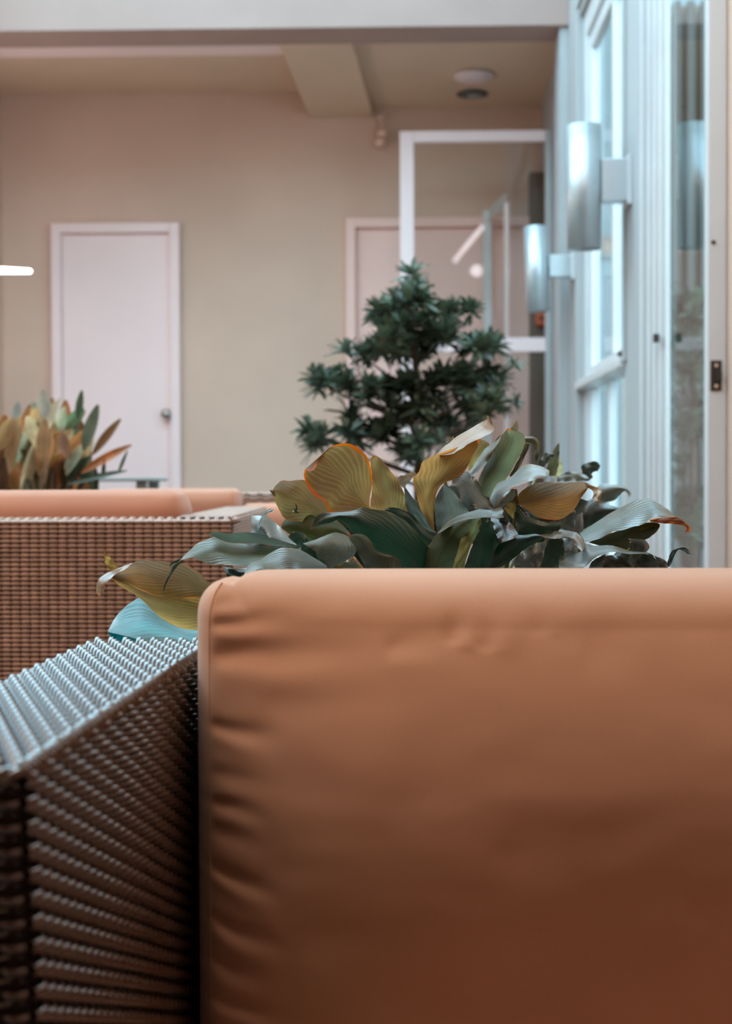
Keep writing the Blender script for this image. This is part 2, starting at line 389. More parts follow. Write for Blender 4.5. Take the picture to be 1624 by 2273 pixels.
# ---------------------------------------------------------------- wall sconces
def sconce(x0, x1, ytop, ybot, Y, br, label, lean=0.0):
    a = at(x0, ybot, Y); b = at(x1, ytop, Y); cx = (a.x + b.x) / 2; r = (b.x - a.x) / 2; h = b.z - a.z
    s = thing('wall_sconce', label, 'wall lamp', (cx, Y, a.z), group='metal cylinder sconces on the right wall')
    bm = bmesh.new(); n = 40; t = .004
    prof = [(r - t, .0), (r, .0), (r, h), (r - t, h)]
    rings = []
    for rr, z in prof + [prof[0]]:
        pass
    vs = [[bm.verts.new((rr * cos(2 * pi * k / n), rr * sin(2 * pi * k / n), z)) for k in range(n)] for rr, z in prof]
    for i in range(4):
        A, B = vs[i], vs[(i + 1) % 4]
        for k in range(n): bm.faces.new((A[k], A[(k + 1) % n], B[(k + 1) % n], B[k]))
    bmesh.ops.recalc_face_normals(bm, faces=bm.faces[:])
    o = add('shade', bm, s, M['metal'])
    for p in o.data.polygons: p.use_smooth = abs(p.normal.z) < .5
    o.rotation_euler = (0, lean, 0)
    bz0 = at(0, br[1], Y).z - a.z; bz1 = at(0, br[0], Y).z - a.z
    add('bracket', bx((r - .004, -.035, bz0), (XR - cx - .012, .035, bz1), .003), s, M['metal'])
    add('wall_plate', bx((XR - cx - .013, -.05, bz0 - .012), (XR - cx - .0005, .05, bz1 + .012), .002), s, M['white'])
    add('lamp_holder', lathe(bmesh.new(), [(.018, h * .42), (.018, h * .58), (.008, h * .6)], (0, 0, 0), 16), s, M['dark'])
    bm = bmesh.new(); box(bm, (-r + .003, -.004, h * .47), (r - .003, .004, h * .53)); add('crossbar', bm, s, M['dark'])
    return s
sconce(1258, 1335, 279, 553, 4.82, (368, 461), 'larger nearer metal cylinder sconce beside the tall window')
sconce(1168, 1220, 503, 692, 6.42, (577, 625), 'smaller farther metal cylinder sconce in front of the glass door', lean=-.03)

# switch plate and red call box
p = at(1243, 712, 6.5)
o = add('switch_plate', bx((XR - .010, 6.95, p.z - .13), (XR, 7.06, p.z + .10), .003), None, M['plate']); tag(o, 'pale pink switch plate on the wall below the far sconce', 'switch')
p = at(1196, 711, 7.84)
fa = thing('alarm_box', 'small orange red call box low beside the far sconce', 'alarm', (p.x, 7.78, p.z))
add('body', bx((-.024, -.035, -.034), (.024, 0, .034), .005), fa, M['red'])
add('button', lathe(bmesh.new(), [(.010, -.035), (.010, -.041), (.002, -.043)], (0, 0, 0), 16, 'Y'), fa, M['dark'])

# ceiling fittings in the right bay
def ceilz(Y): return 2.735 + (Y - 6.84) * (2.655 - 2.735) / (YB - 6.84)
p = at(1050, 170, 7.40)
cl = thing('ceiling_light', 'round pink rimmed ceiling light, nearer of the two round fittings', 'ceiling light', (p.x, 7.40, ceilz(7.40)))
add('rim', lathe(bmesh.new(), [(.100, .0), (.100, -.008), (.092, -.018), (.080, -.020)], (0, 0, 0), 36), cl, M['plate'], True)
add('diffuser', lathe(bmesh.new(), [(.080, -.018), (.072, -.026), (.04, -.031), (.002, -.032)], (0, 0, 0), 32), cl, M['plate'], True)
p = at(1048, 212, 7.66)
sm = thing('smoke_detector', 'small grey round detector behind the ceiling light', 'detector', (p.x, 7.68, ceilz(7.68)))
add('base', lathe(bmesh.new(), [(.078, .0), (.078, -.006), (.066, -.010)], (0, 0, 0), 32), sm, M['slat'], True)
add('dome', lathe(bmesh.new(), [(.040, -.009), (.034, -.018), (.02, -.023), (.002, -.024)], (.012, 0, 0), 24), sm, M['pot'], True)
# twin ball spotlight
p = at(846, 275, 7.86)
tw = thing('twin_spotlight', 'small brass twin ball spotlight at the end of the short beam', 'spotlight', (p.x, 7.86, p.z))
add('mount', lathe(bmesh.new(), [(.022, .04), (.022, .028), (.008, .024), (.008, -.03)], (0, .0, 0), 20), tw, M['brass'], True)
for dx, dz in ((.006, -.050), (-.006, -.098)):
    bm = bmesh.new(); bmesh.ops.create_uvsphere(bm, u_segments=20, v_segments=14, radius=.030, matrix=Matrix.Translation((dx, -.015, dz)))
    lathe(bm, [(.020, -.03), (.024, -.045), (.016, -.046)], (dx, 0, dz), 18, 'Y')
    add('lamp_ball', bm, tw, M['brass'], True)

# fluorescent fittings
a = at(-260, 592, 5.9); b = at(66, 602, 7.3)
fl = thing('fluorescent_lamp', 'glowing white tube lamp at the left edge of the frame', 'lamp', tuple(a))
q = b - a
add('tube', tube(bmesh.new(), [q * 0, q], [.026, .009], 14), fl, M['tube'], True)
add('end_cap', tube(bmesh.new(), [q * -.03, q * 0], .024, 14), fl, M['metal'])
add('hanger', tube(bmesh.new(), [q * .02 + V((0, 0, .016)), V((q.x * .02, q.y * .02, 3.4 - a.z))], .004, 8), fl, M['metal'])
add('arm', tube(bmesh.new(), [q * .3 + V((0, 0, .010)), V((XL - a.x, q.y * .3, .25))], .006, 8), fl, M['metal'])
# the two lamps whose reflections show in the glass door
a = V((.429, 1.55, 2.62)); b = V((.575, 3.25, 2.62)); q = b - a
fl2 = thing('fluorescent_lamp', 'slanting tube lamp on the right wall, seen mirrored in the glass door', 'lamp', tuple(a))
add('tube', tube(bmesh.new(), [q * 0, q], .021, 12), fl2, M['tube'], True)
for t in (.03, .97): add('bracket', tube(bmesh.new(), [q * t + V((.018, 0, 0)), V((.781 - a.x, q.y * t, .0))], .008, 8), fl2, M['metal'])
gl = thing('globe_lamp', 'round white globe lamp on the right wall, mirrored in the glass door', 'lamp', (.584, 2.2, 2.44))
bm = bmesh.new(); bmesh.ops.create_uvsphere(bm, u_segments=24, v_segments=16, radius=.05)
add('globe', bm, gl, M['tube'], True)
add('bracket', tube(bmesh.new(), [(.045, 0, 0), (.197, 0, 0)], .010, 10), gl, M['metal'])

M['panel'] = mat('warm_fill', (1, 1, 1), 0.5, emit=(1.0, 0.74, 0.60), estr=10)  # added fill light, unseen: warms the surfaces that face the viewer
for lx, ly, lb in ((-.78, .72, 'unseen warm fill panel, added overhead nearer the large foreground cushion'), (-2.15, .72, 'unseen warm fill panel, added overhead farther left near the side wall')):
    cp = thing('fill_panel', lb, 'ceiling light', (lx, ly, 2.9))
    add('panel_frame', bx((-.62, -.32, -.05), (.62, .32, -.001), .005), cp, M['white'])
    add('diffuser', bx((-.60, -.30, -.056), (.60, .30, -.051)), cp, M['panel'])
# ---------------------------------------------------------------- outside, seen through the sliding door
ob = thing('building_outside', 'grey brown building with upright slats outside the sliding door', 'building', (1.36, 9.2, 0))
add('wall', bx((0, .12, 0), (3.5, .4, 3.6)), ob, M['conc'])
for z0, z1 in ((.95, 1.02), (.1, .2)):
    add('band', bx((0, .06, z0), (3.5, .12, z1), .005), ob, M['pale_out'])
ob2 = thing('building_outside', 'tall pale backdrop building, added to tone down the sky in the tall window', 'building', (1.0, 15.0, 0))
add('wall', bx((0, 0, 0), (6, .5, 9)), ob2, M['pale_out'])  # added backdrop: keeps bare bright sky from filling the panes
add('band', bx((0, -.08, 2.9), (6, 0, 3.1), .01), ob2, M['conc'])
sm_ = None
for k in range(16):
    if sm_ is None: sm_ = add('slat', bx((0, .02, 0), (.045, .075, 3.6), .004), ob, M['slat']); continue
    o = sm_.copy(); o.parent = ob; o.location = (k * .083, 0, 0); COL.objects.link(o)

# ---------------------------------------------------------------- cushions
def sstep(a, b, x):
    t = max(0.0, min(1.0, (x - a) / (b - a))); return t * t * (3 - 2 * t)
def cushion(name, label, x0, x1, z0, z1, yf, yb, m, bulge=.02, side=.014, rc=.02, wr=None, N=60, K=60, group=None, rt_=.03, sag=0.0, dip=0.0):
    """boxed back cushion: front and back panels with a bulging side band and piping on the front seam"""
    Wd, Ht, Dp = x1 - x0, z1 - z0, yb - yf
    t = thing(name, label, 'cushion', (x0, yf, z0), group or ('terracotta back cushions' if name == 'back_cushion' else None))
    bm = bmesh.new()
    def X0(a): return a * Wd
    def outline(a, b):
        # rounded-rectangle mapping of the unit square
        X = a * Wd; Z = b * (Ht - dip * exp(-X0(a) / .07))
        for cx, cz, sx, sz in ((rc, Ht - rc, -1, 1), (Wd - rc, Ht - rc, 1, 1), (rc, rc, -1, -1), (Wd - rc, rc, 1, -1)):
            dx, dz = (X - cx) * sx, (Z - cz) * sz
            if dx > 0 and dz > 0:
                mx_ = max(dx, dz); ln_ = sqrt(dx * dx + dz * dz)
                X = cx + sx * dx * mx_ / ln_; Z = cz + sz * dz * mx_ / ln_
        return X, Z
    def us(i, n): # denser at the ends
        s = i / n; return s
    def panel(yc, sgn):
        g_ = [[None] * (K + 1) for _ in range(N + 1)]
        for i in range(N + 1):
            for j in range(K + 1):
                a, b = us(i, N), us(j, K)
                X, Z = outline(a, b)
                e = (1 - abs(2 * a - 1) ** 3) * (1 - abs(2 * b - 1) ** 3)
                d = bulge * e ** .55
                d += sag * (sin(pi * b) - .35 * sin(2 * pi * b)) * (1 - abs(2 * a - 1) ** 4)
                yy = 0.0
                if sgn > 0: d *= .15
                if Z > Ht - rt_:
                    ph = (Z - (Ht - rt_)) / rt_ * pi / 2
                    Z = Ht - rt_ + rt_ * sin(ph); yy = rt_ * (1 - cos(ph))
                if wr and sgn < 0: d += wr(X, Z, Wd, Ht) * sstep(0, .012, min(X, Z, Wd - X, Ht - Z) + .003)
                g_[i][j] = bm.verts.new((X, yc + sgn * (d - yy), Z))
        for i in range(N):
            for j in range(K):
                f = (g_[i][j], g_[i + 1][j], g_[i + 1][j + 1], g_[i][j + 1])
                bm.faces.new(f if sgn < 0 else f[::-1])
        return g_
    A = panel(0, -1); B = panel(Dp, 1)
    def loop(g_):
        return [g_[i][0] for i in range(N)] + [g_[N][j] for j in range(K)] + [g_[i][K] for i in range(N, 0, -1)] + [g_[0][j] for j in range(K, 0, -1)]
    LA, LB = loop(A), loop(B)
    n = len(LA); prev = LA; C = V((Wd / 2, 0, Ht / 2))
    def outn(i):
        p, q_ = LA[i - 1].co, LA[(i + 1) % n].co
        d = (q_ - p); nn = V((d.z, 0, -d.x)); nn.normalize()
        return nn
    ns = [outn(i) for i in range(n)]
    steps = 8
    for s in range(1, steps + 1):
        if s == steps: cur = LB
        else:
            f = s / steps; bul = side * (sin(pi * f) ** .7)
            cur = [bm.verts.new(LA[i].co.lerp(LB[i].co, f) + ns[i] * bul * (1 - .92 * sstep(.05, .75, ns[i].z))) for i in range(n)]
        for i in range(n):
            bm.faces.new((prev[(i + 1) % n], prev[i], cur[i], cur[(i + 1) % n]))
        prev = cur
    seam = [v.co.copy() for v in LA[N + K:]] if False else [v.co.copy() for v in LA[2 * N + K:]]
    bmesh.ops.recalc_face_normals(bm, faces=bm.faces[:])
    add('cover', bm, t, m, True)
    pts = [p + V((.0004, .0002, 0)) for p in seam]
    add('piping', tube(bmesh.new(), pts, .0009, 6, False), t, m, True)
    return t

def gauss(x, s): return exp(-(x * x) / (2 * s * s))
CY = 1.045
def cpx(px, py):
    p = at(px, py, CY - .01); return p.x, p.z
tl = at(458, 1268, 1.06)
CX0, CZ1 = at(463, 1300, CY).x, at(700, 1273, CY + .02).z
CX1, CZ0 = .50, .255
# creases read off the photograph: start x,y -> end x,y, half-width, depth
CRE = [((463, 1342), (560, 1322), 9, .0022), ((463, 1388), (680, 1372), 9, .0028), ((470, 1455), (860, 1428), 17, .0032),
       ((860, 1428), (1010, 1405), 14, .0014), ((1000, 1420), (1030, 1335), 12, .0022), ((1065, 1430), (1090, 1330), 14, .0016), ((1185, 1400), (1192, 1330), 14, .0008), ((600, 1560), (900, 1530), 26, .0014),
       ((455, 1612), (660, 1625), 10, .0030), ((470, 1650), (800, 1700), 20, .0010), ((455, 1720), (700, 1745), 14, .0018), ((455, 1785), (620, 1800), 10, .0026),
       ((455, 1925), (640, 1965), 9, .0032), ((455, 2040), (640, 2085), 9, .0030), ((455, 2140), (600, 2160), 11, .0026), ((455, 2225), (640, 2240), 9, .0026), ((455, 1845), (620, 1870), 12, .0020),
       ((1100, 1850), (1600, 1830), 40, .0018), ((1150, 2060), (1624, 2080), 45, .0022), ((1250, 1960), (1624, 1925), 25, .0014), ((1290, 1440), (1420, 1420), 26, .0010), ((700, 2050), (1100, 2100), 50, .0016), ((900, 1680), (1500, 1620), 60, .0012), ((1480, 1960), (1624, 1990), 18, .0012), ((820, 2190), (1400, 2160), 30, .0014)]
CREW = []
for (a_, b_, w_, d_) in CRE:
    ax, az = cpx(*a_); bx_, bz = cpx(*b_)
    CREW.append((ax - CX0, az - CZ0, bx_ - CX0, bz - CZ0, w_ * CY / F, d_))
def wrinkles(X, Z, Wd, Ht):
    t = 0
    for ax, az, bx_, bz, w_, d_ in CREW:
        dx, dz = bx_ - ax, bz - az; L2 = dx * dx + dz * dz
        s = ((X - ax) * dx + (Z - az) * dz) / L2
        if s < -.4 or s > 1.4: continue
        fade = sstep(-.12, .10, s) * (1 - sstep(.25, 1.15, s))
        dist = ((X - ax) * dz - (Z - az) * dx) / sqrt(L2)
        dist += .003 * noise.noise(V((X * 30, Z * 30, az * 40)))
        ww = w_ * (1 + 1.2 * max(0, min(1, s)))
        t -= 1.3 * d_ * fade * (gauss(dist, ww) - .45 * gauss(dist - 2.2 * ww, 1.5 * ww))
    t *= sstep(.0, .035, Ht - Z)
    t += .0012 * noise.noise(V((X * 9, Z * 14, 3.1))) + .0006 * noise.noise(V((X * 25, Z * 50, 7.1)))
    return t
near_c = cushion('back_cushion', 'large terracotta back cushion filling the lower right foreground', CX0, CX1, CZ0, CZ1, CY, 1.15, M['cush'], .022, .014, .034, wrinkles, 260, 230, rt_=.034, sag=.044, dip=.008)
# far cushions
a = at(-200, 1086, 2.42); b = at(418, 1086, 2.42)
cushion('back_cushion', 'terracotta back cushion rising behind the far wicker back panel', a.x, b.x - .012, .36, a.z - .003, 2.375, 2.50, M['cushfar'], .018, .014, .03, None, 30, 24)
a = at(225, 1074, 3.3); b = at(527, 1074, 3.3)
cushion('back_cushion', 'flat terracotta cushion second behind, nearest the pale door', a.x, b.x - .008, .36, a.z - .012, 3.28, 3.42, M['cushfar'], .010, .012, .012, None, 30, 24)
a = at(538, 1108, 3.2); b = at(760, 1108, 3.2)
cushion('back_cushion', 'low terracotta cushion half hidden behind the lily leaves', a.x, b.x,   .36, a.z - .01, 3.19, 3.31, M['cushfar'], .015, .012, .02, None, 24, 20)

# ---------------------------------------------------------------- near wicker armchair
P, ST, AMP, RAD = .0056, .0145, .0036, .0025
def strand_mesh(name, length, phase, r=RAD, amp=AMP, st=ST, seg=6, n=6, flat=1.0):
    """woven strand along +X, bulging in +Z where it passes over a stake"""
    bm = bmesh.new(); N = int(length / st * seg)
    rings = []
    for i in range(N + 1):
        x = length * i / N; z = amp * sin(pi * x / st + phase * pi)
        rings.append([bm.verts.new((x, r * flat * cos(2 * pi * k / n), z + r * sin(2 * pi * k / n))) for k in range(n)])
    for a, b in zip(rings, rings[1:]):
        for k in range(n): bm.faces.new((a[k], a[(k + 1) % n], b[(k + 1) % n], b[k]))
    bmesh.ops.recalc_face_normals(bm, faces=bm.faces[:])
    me = mesh_from(bm, name)
    for p in me.polygons: p.use_smooth = True
    return me
def frame_matrix(o, u, nrm):
    u = V(u).normalized(); nrm = V(nrm).normalized(); v = nrm.cross(u).normalized(); nrm = u.cross(v)
    return Matrix(((u.x, v.x, nrm.x, o[0]), (u.y, v.y, nrm.y, o[1]), (u.z, v.z, nrm.z, o[2]), (0, 0, 0, 1)))
ZT = .620
I0, I1 = V((-.171, .672, ZT)), V((-.153, 1.205, ZT))      # inner top edge, front to rear
AW = .100
U = (I1 - I0).normalized(); LEN = (I1 - I0).length; NV = V((-U.y, U.x, 0))   # NV points to the outer side
ch = thing('wicker_armchair', 'dark glossy wicker armchair in the left foreground with highlights on its arm', 'armchair', (I0.x - .05, .93, 0))
Lc = ch.location
SLANT = .13
ZB = .26
# core body of the arm
bm = bmesh.new(); ins = .0020
def armpt(s, w_, z): # s along from front, w_ across from inner to outer
    return I0 + U * (s + (ZT - z) * SLANT * (1 - s / LEN)) + NV * w_ + V((0, 0, z - ZT)) - Lc
quadbox(bm, [armpt(ins, ins, ZB), armpt(LEN - ins, ins, ZB), armpt(LEN - ins, AW - ins, ZB), armpt(ins, AW - ins, ZB)],
        [armpt(ins, ins, ZT - ins), armpt(LEN - ins, ins, ZT - ins), armpt(LEN - ins, AW - ins, ZT - ins), armpt(ins, AW - ins, ZT - ins)])
bmesh.ops.recalc_face_normals(bm, faces=bm.faces[:])
add('arm_core', bm, ch, M['core'])
ms = [strand_mesh('strand_%s' % w_, LEN - .004, ph) for w_, ph in (('even', 0), ('odd', 1))]
mf = [strand_mesh('short_strand_%s' % w_, AW - .004, ph, st=.0125) for w_, ph in (('even', 0), ('odd', 1))]
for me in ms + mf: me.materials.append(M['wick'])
def put(me, mtx):
    o = bpy.data.objects.new('strand', me); COL.objects.link(o); o.parent = ch; o.matrix_local = mtx; return o
for k in range(int(AW / P)):
    put(ms[k % 2], frame_matrix(armpt(.002, (k + .5) * P, ZT) + V((0, 0, -.0012)), U, (0, 0, 1)))
nz_ = int((ZT - ZB) / P)
for k in range(nz_):
    z = ZT - (k + .5) * P - .001
    put(ms[k % 2], frame_matrix(armpt(.002, .001, z), U, -NV))
    fr = armpt(.001, .002, z)
    put(mf[k % 2], frame_matrix(fr, NV, -U))
# stakes behind the strands
bm = bmesh.new(); k = 0
s = ST / 2
while s < LEN:
    a = armpt(s, .0, ZT); box(bm, a + V((-.094, -.0026, -.004)), a + V((-.004, .0026, -.0008)))
    a0 = armpt(s, .004, ZT - .004); a1 = armpt(s, .004, ZB)
    tube(bm, [a0, a1], .0034, 6); s += ST
add('stakes', bm, ch, M['core'])['kind'] = 'stuff'
# plaited edges
def plait(a, b, n1, n2, r=.0030, pitch=.0135, amp=.0030):
    a, b = V(a), V(b); d = (b - a); Lx = d.length; d.normalize(); n1 = V(n1).normalized(); n2 = V(n2).normalized()
    bm = bmesh.new()
    for ph in (0, 2 * pi / 3, 4 * pi / 3):
        pts = []; N = int(Lx / pitch * 9)
        for i in range(N + 1):
            s_ = Lx * i / N; an = 2 * pi * s_ / (pitch * 1.5) + ph
            pts.append(a + d * s_ + n1 * amp * cos(an) + n2 * amp * sin(an))
        tube(bm, pts, r * .82, 6, False)
    return bm
up = V((0, 0, 1))
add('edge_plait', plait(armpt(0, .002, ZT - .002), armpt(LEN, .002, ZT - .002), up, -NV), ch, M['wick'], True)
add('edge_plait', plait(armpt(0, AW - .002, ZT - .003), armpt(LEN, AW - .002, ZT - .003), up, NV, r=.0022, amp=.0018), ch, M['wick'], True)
add('edge_plait', plait(armpt(0, 0, ZT - .003), armpt(0, AW, ZT - .003), up, -U), ch, M['wick'], True)
# rest of the chair: back frame, far arm, seat box, feet
xr = CX1 + .02
add('back_frame', bx(V((I1.x - .11, 1.165, ZB)) - Lc, V((xr + .10, 1.205, ZT - .006)) - Lc, .008), ch, M['core'])
bm = bmesh.new(); z = ZB + .01
while z < ZT - .004:
    for ph in (0,):
        N = 180; L_ = xr + .10 - I1.x + .11
        pts = [V((I1.x - .11 + L_ * i / N, 1.2065 + .001 * sin(pi * (L_ * i / N) / ST + round(z / P) * pi), z)) - Lc for i in range(N + 1)]
        tube(bm, pts, .0024, 4, False)
    z += P
add('back_weave', bm, ch, M['wick'])['kind'] = 'stuff'
add('seat_base', bx(V((I0.x + .03, .70, .10)) - Lc, V((xr - .005, 1.16, .16)) - Lc, .01), ch, M['core'])
add('far_arm', bx(V((xr, .68, .10)) - Lc, V((xr + .10, 1.165, ZT)) - Lc, .01), ch, M['core'])
add('arm_base', bx(armpt(.02, AW - .006, .09), armpt(LEN - .02, .012, ZB), .004), ch, M['core'])
for x_, y_ in ((I0.x - .06, .76), (I1.x - .06, 1.15), (xr + .05, .76), (xr + .05, 1.12)):
    add('leg', bx(V((x_ - .02, y_ - .02, 0)) - Lc, V((x_ + .02, y_ + .02, .12)) - Lc, .004), ch, M['dark'])
sc_ = cushion('seat_cushion', 'terracotta seat cushion just below the frame under the back cushion', I0.x + .035, xr - .006, .17, .245, .70, 1.15, M['cush'], .001, .004, .02, None, 20, 10, rt_=.005)

# ---------------------------------------------------------------- far wicker armchair (seen from behind)
def far_weave(bm, o, u, v, nrm, Lu, Lv, pu=.0145, pv=.0037, r=.0020, amp=.0016, brick=False):
    """weave of flat strands: every strand a run of short raised bricks"""
    o, u, v, nrm = V(o), V(u), V(v), V(nrm)
    k = 0; y = pv / 2
    while y < Lv:
        N = int(Lu / pu * (10 if brick else 5)); pts = []
        for i in range(N + 1):
            x = Lu * i / N
            h = amp * (2 * abs(sin(pi * x / pu)) ** .45 - 1) if brick else amp * sin(pi * x / pu + (k % 2) * pi)
            pts.append(o + u * x + v * y + nrm * h)
        tube(bm, pts, r, 4, False)
        y += pv; k += 1
    return bm
YF2 = 2.30
fx1 = at(510, 1150, YF2).x; fz = at(300, 1151, YF2).z; fx0 = -1.02
fc = thing('wicker_armchair', 'brown wicker armchair seen from behind on the left', 'armchair', ((fx0 + fx1) / 2, 2.6, 0))
Lf = fc.location
add('back_core', bx(V((fx0, YF2 + .0015, .12)) - Lf, V((fx1, YF2 + .05, fz - .003)) - Lf, .004), fc, M['core'])
bm = far_weave(bmesh.new(), V((fx0, YF2, .30)) - Lf, (1, 0, 0), (0, 0, 1), (0, -1, 0), fx1 - fx0, fz - .30 - .004, pv=.0072, r=.0037, amp=.0030, brick=True)
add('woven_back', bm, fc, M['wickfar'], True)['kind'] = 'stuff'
bm = bmesh.new()
k = 0; x = fx0
while x < fx1:
    pts = [V((x + ST * .5, YF2 - .001 + .052 * t, fz - .005 + .003 * sin(pi * t))) - Lf for t in (0, .15, .3, .5, .7, .85, 1)]
    tube(bm, pts, .0045, 6); x += ST
add('rolled_top_edge', bm, fc, M['wickfar'], True)['kind'] = 'stuff'
ax1 = at(590, 1127, 3.1).x
lo = [(fx1 - .082, YF2 + .02, .12), (fx1, YF2 + .02, .12), (ax1, 3.1, .12), (ax1 - .082, 3.1, .12)]
lo = [V(p) - Lf for p in lo]
bm = quadbox(bmesh.new(), lo, [V((p.x, p.y, fz - .004)) for p in lo]); bmesh.ops.recalc_face_normals(bm, faces=bm.faces[:])
add('arm_core', bm, fc, M['core'])
bm = bmesh.new(); d_ = V((ax1 - fx1, 3.1 - YF2 - .02, 0)); dl = d_.length; d_.normalize()
far_weave(bm, V((fx1 - .080, YF2 + .02, fz)) - Lf, d_, (1, 0, 0), (0, 0, 1), dl, .080, pv=.005, r=.0026)
far_weave(bm, V((fx1, YF2 + .02, .30)) - Lf, d_, (0, 0, 1), (1, 0, 0), dl, fz - .30, pv=.0048, r=.0024)
add('woven_arm', bm, fc, M['wickfar'], True)['kind'] = 'stuff'
add('left_arm', bx(V((fx0, YF2 + .05, .12)) - Lf, V((fx0 + .12, 3.1, fz)) - Lf, .01), fc, M['wickfar'])
add('seat_base', bx(V((fx0 + .12, YF2 + .05, .12)) - Lf, V((fx1 - .14, 3.05, .30)) - Lf, .01), fc, M['core'])
for x_, y_ in ((fx0 + .05, 2.35), (fx1 - .05, 2.35), (fx0 + .05, 3.05), (fx1 - .06, 3.05)):
    add('leg', bx(V((x_ - .02, y_ - .02, 0)) - Lf, V((x_ + .02, y_ + .02, .13)) - Lf, .004), fc, M['dark'])
# third wicker seat behind
a = at(470, 1097, 3.5); b = at(700, 1097, 3.5)
tc_ = thing('wicker_sofa', 'dark wicker sofa edge between the far cushions and the lily', 'sofa', ((a.x + b.x) / 2, 3.5, 0))
Lt = tc_.location
add('back_core', bx(V((-1.45, 3.46, .1)) - Lt, V((b.x, 3.50, a.z - .004)) - Lt, .004), tc_, M['core'])
bm = far_weave(bmesh.new(), V((-.6, 3.456, a.z - .16)) - Lt, (1, 0, 0), (0, 0, 1), (0, -1, 0), b.x + .6, .155, pv=.005, r=.0026)
far_weave(bm, V((-.6, 3.457, a.z)) - Lt, (1, 0, 0), (0, 1, 0), (0, 0, 1), b.x + .6, .045, pv=.005, r=.0026)
add('woven_back', bm, tc_, M['wickfar'], True)['kind'] = 'stuff'
add('seat_base', bx(V((-1.45, 2.98 + .20, .1)) - Lt, V((b.x, 3.46, .35)) - Lt, .006), tc_, M['wickfar'])
add('seat_front', bx(V((-.42, 3.14, .1)) - Lt, V((b.x, 3.18, .35)) - Lt, .006), tc_, M['wickfar'])
for x_ in (-1.4, b.x - .05):
    add('leg', bx(V((x_ - .02, 3.42, 0)) - Lt, V((x_ + .02, 3.46, .11)) - Lt, .004), tc_, M['dark'])
# small table edge by the pale door
a = at(215, 1060, 4.5); b = at(333, 1060, 4.5)
tb = thing('side_table', 'grey table top in front of the pale door', 'table', ((a.x + b.x) / 2, 4.6, 0))
hw = (b.x - a.x) / 2
add('tabletop', bx((-hw - .2, -.05, a.z - .012), (hw, .25, a.z), .004), tb, M['pot'])
for sx in (-hw - .16, hw - .04):
    for sy in (-.01, .21): add('leg', bx((sx - .015, sy - .015, 0), (sx + .015, sy + .015, a.z - .012)), tb, M['pot'])

# ---------------------------------------------------------------- the lily: leaves lofted between two edge curves
ZO = {0: (0, 0, 1.0), 1: (200, 1120, 360 / 1624), 2: (540, 960, 360 / 1624), 3: (800, 920, 360 / 1624), 4: (1060, 960, 280 / 1624), 5: (1240, 1000, 320 / 1624)}
def resample(pts, n):
    pts = [V((p[0], p[1], 0)) for p in pts]
    # Catmull-Rom then even spacing
    dense = []
    for i in range(len(pts) - 1):
        p0 = pts[max(i - 1, 0)]; p1 = pts[i]; p2 = pts[i + 1]; p3 = pts[min(i + 2, len(pts) - 1)]
        for s in range(8):
            t = s / 8
            dense.append(.5 * ((2 * p1) + (p2 - p0) * t + (2 * p0 - 5 * p1 + 4 * p2 - p3) * t * t + (3 * p1 - p0 - 3 * p2 + p3) * t ** 3))
    dense.append(pts[-1])
    L_ = [0]
    for a, b in zip(dense, dense[1:]): L_.append(L_[-1] + (b - a).length)
    out = []; j = 0
    for i in range(n + 1):
        s = L_[-1] * i / n
        while j < len(L_) - 2 and L_[j + 1] < s: j += 1
        t = (s - L_[j]) / max(L_[j + 1] - L_[j], 1e-6)
        out.append(dense[j].lerp(dense[j + 1], min(1, t)))
    return out
GREEN = (.060, .105, .055); DARK = (.020, .062, .038); GREY = (.10, .125, .08); OLIVE = (.24, .165, .065); GOLD = (.34, .21, .06); PALE = (.24, .27, .13); CREAM = (.50, .38, .24); BRN = (.28, .10, .04)  # GREY takes in sky sheen on leaf tops; OLIVE and GOLD take in backlight
ROOT = V((.06, 1.80, .40))
lily = thing('peace_lily', 'broad leaved plant with scorched leaf tips behind the large cushion', 'plant', (ROOT.x, ROOT.y, 0))
Ly = lily.location
LEAVES = []
def patchgeo(bm, uvl, z, A, B, d0, d1, da, db, bow, rip, mi, seed, M_=8, N_=22, flip=False):
    ox, oy, k = ZO[z]
    A = resample([(ox + x * k, oy + y * k) for x, y in A], N_); B = resample([(ox + x * k, oy + y * k) for x, y in B], N_)
    g_ = []
    for i in range(N_ + 1):
        s = i / N_; row = []
        dm = d0 + (d1 - d0) * s
        wpx = (A[i] - B[i]).length
        for j in range(M_ + 1):
            v = j / M_
            p = A[i].lerp(B[i], v)
            ed = abs(2 * v - 1)
            dep = dm + (da * (1 - v) + db * v) * (.35 + .65 * sin(pi * min(1, s * .9 + .1))) + bow * (ed ** 1.6) * min(1, wpx / 60)
            dep += .005 * noise.noise(V((s * 3.2 + seed, v * 2.4, seed * .7))) + rip * ed ** 2 * sin(s * 17 + seed * 1.7 + v * 3) + rip * .5 * noise.noise(V((s * 5, v * 3, seed)))
            ed2 = ed ** 6
            jit = 1.6 * ed2 * noise.noise(V((s * 22, v * 2 + seed, 4.2)))
            q = at(p.x + jit, p.y + jit, dep)
            row.append((bm.verts.new(q - Ly), (s, v)))
        g_.append(row)
    for i in range(N_):
        for j in range(M_):
            c = [g_[i][j], g_[i + 1][j], g_[i + 1][j + 1], g_[i][j + 1]]
            if flip: c = c[::-1]
            f = bm.faces.new([x[0] for x in c]); f.material_index = mi; f.smooth = True
            for lp, x in zip(f.loops, c): lp[uvl].uv = x[1]
    base = at((A[0].x + B[0].x) / 2, (A[0].y + B[0].y) / 2, d0) - Ly
    return base
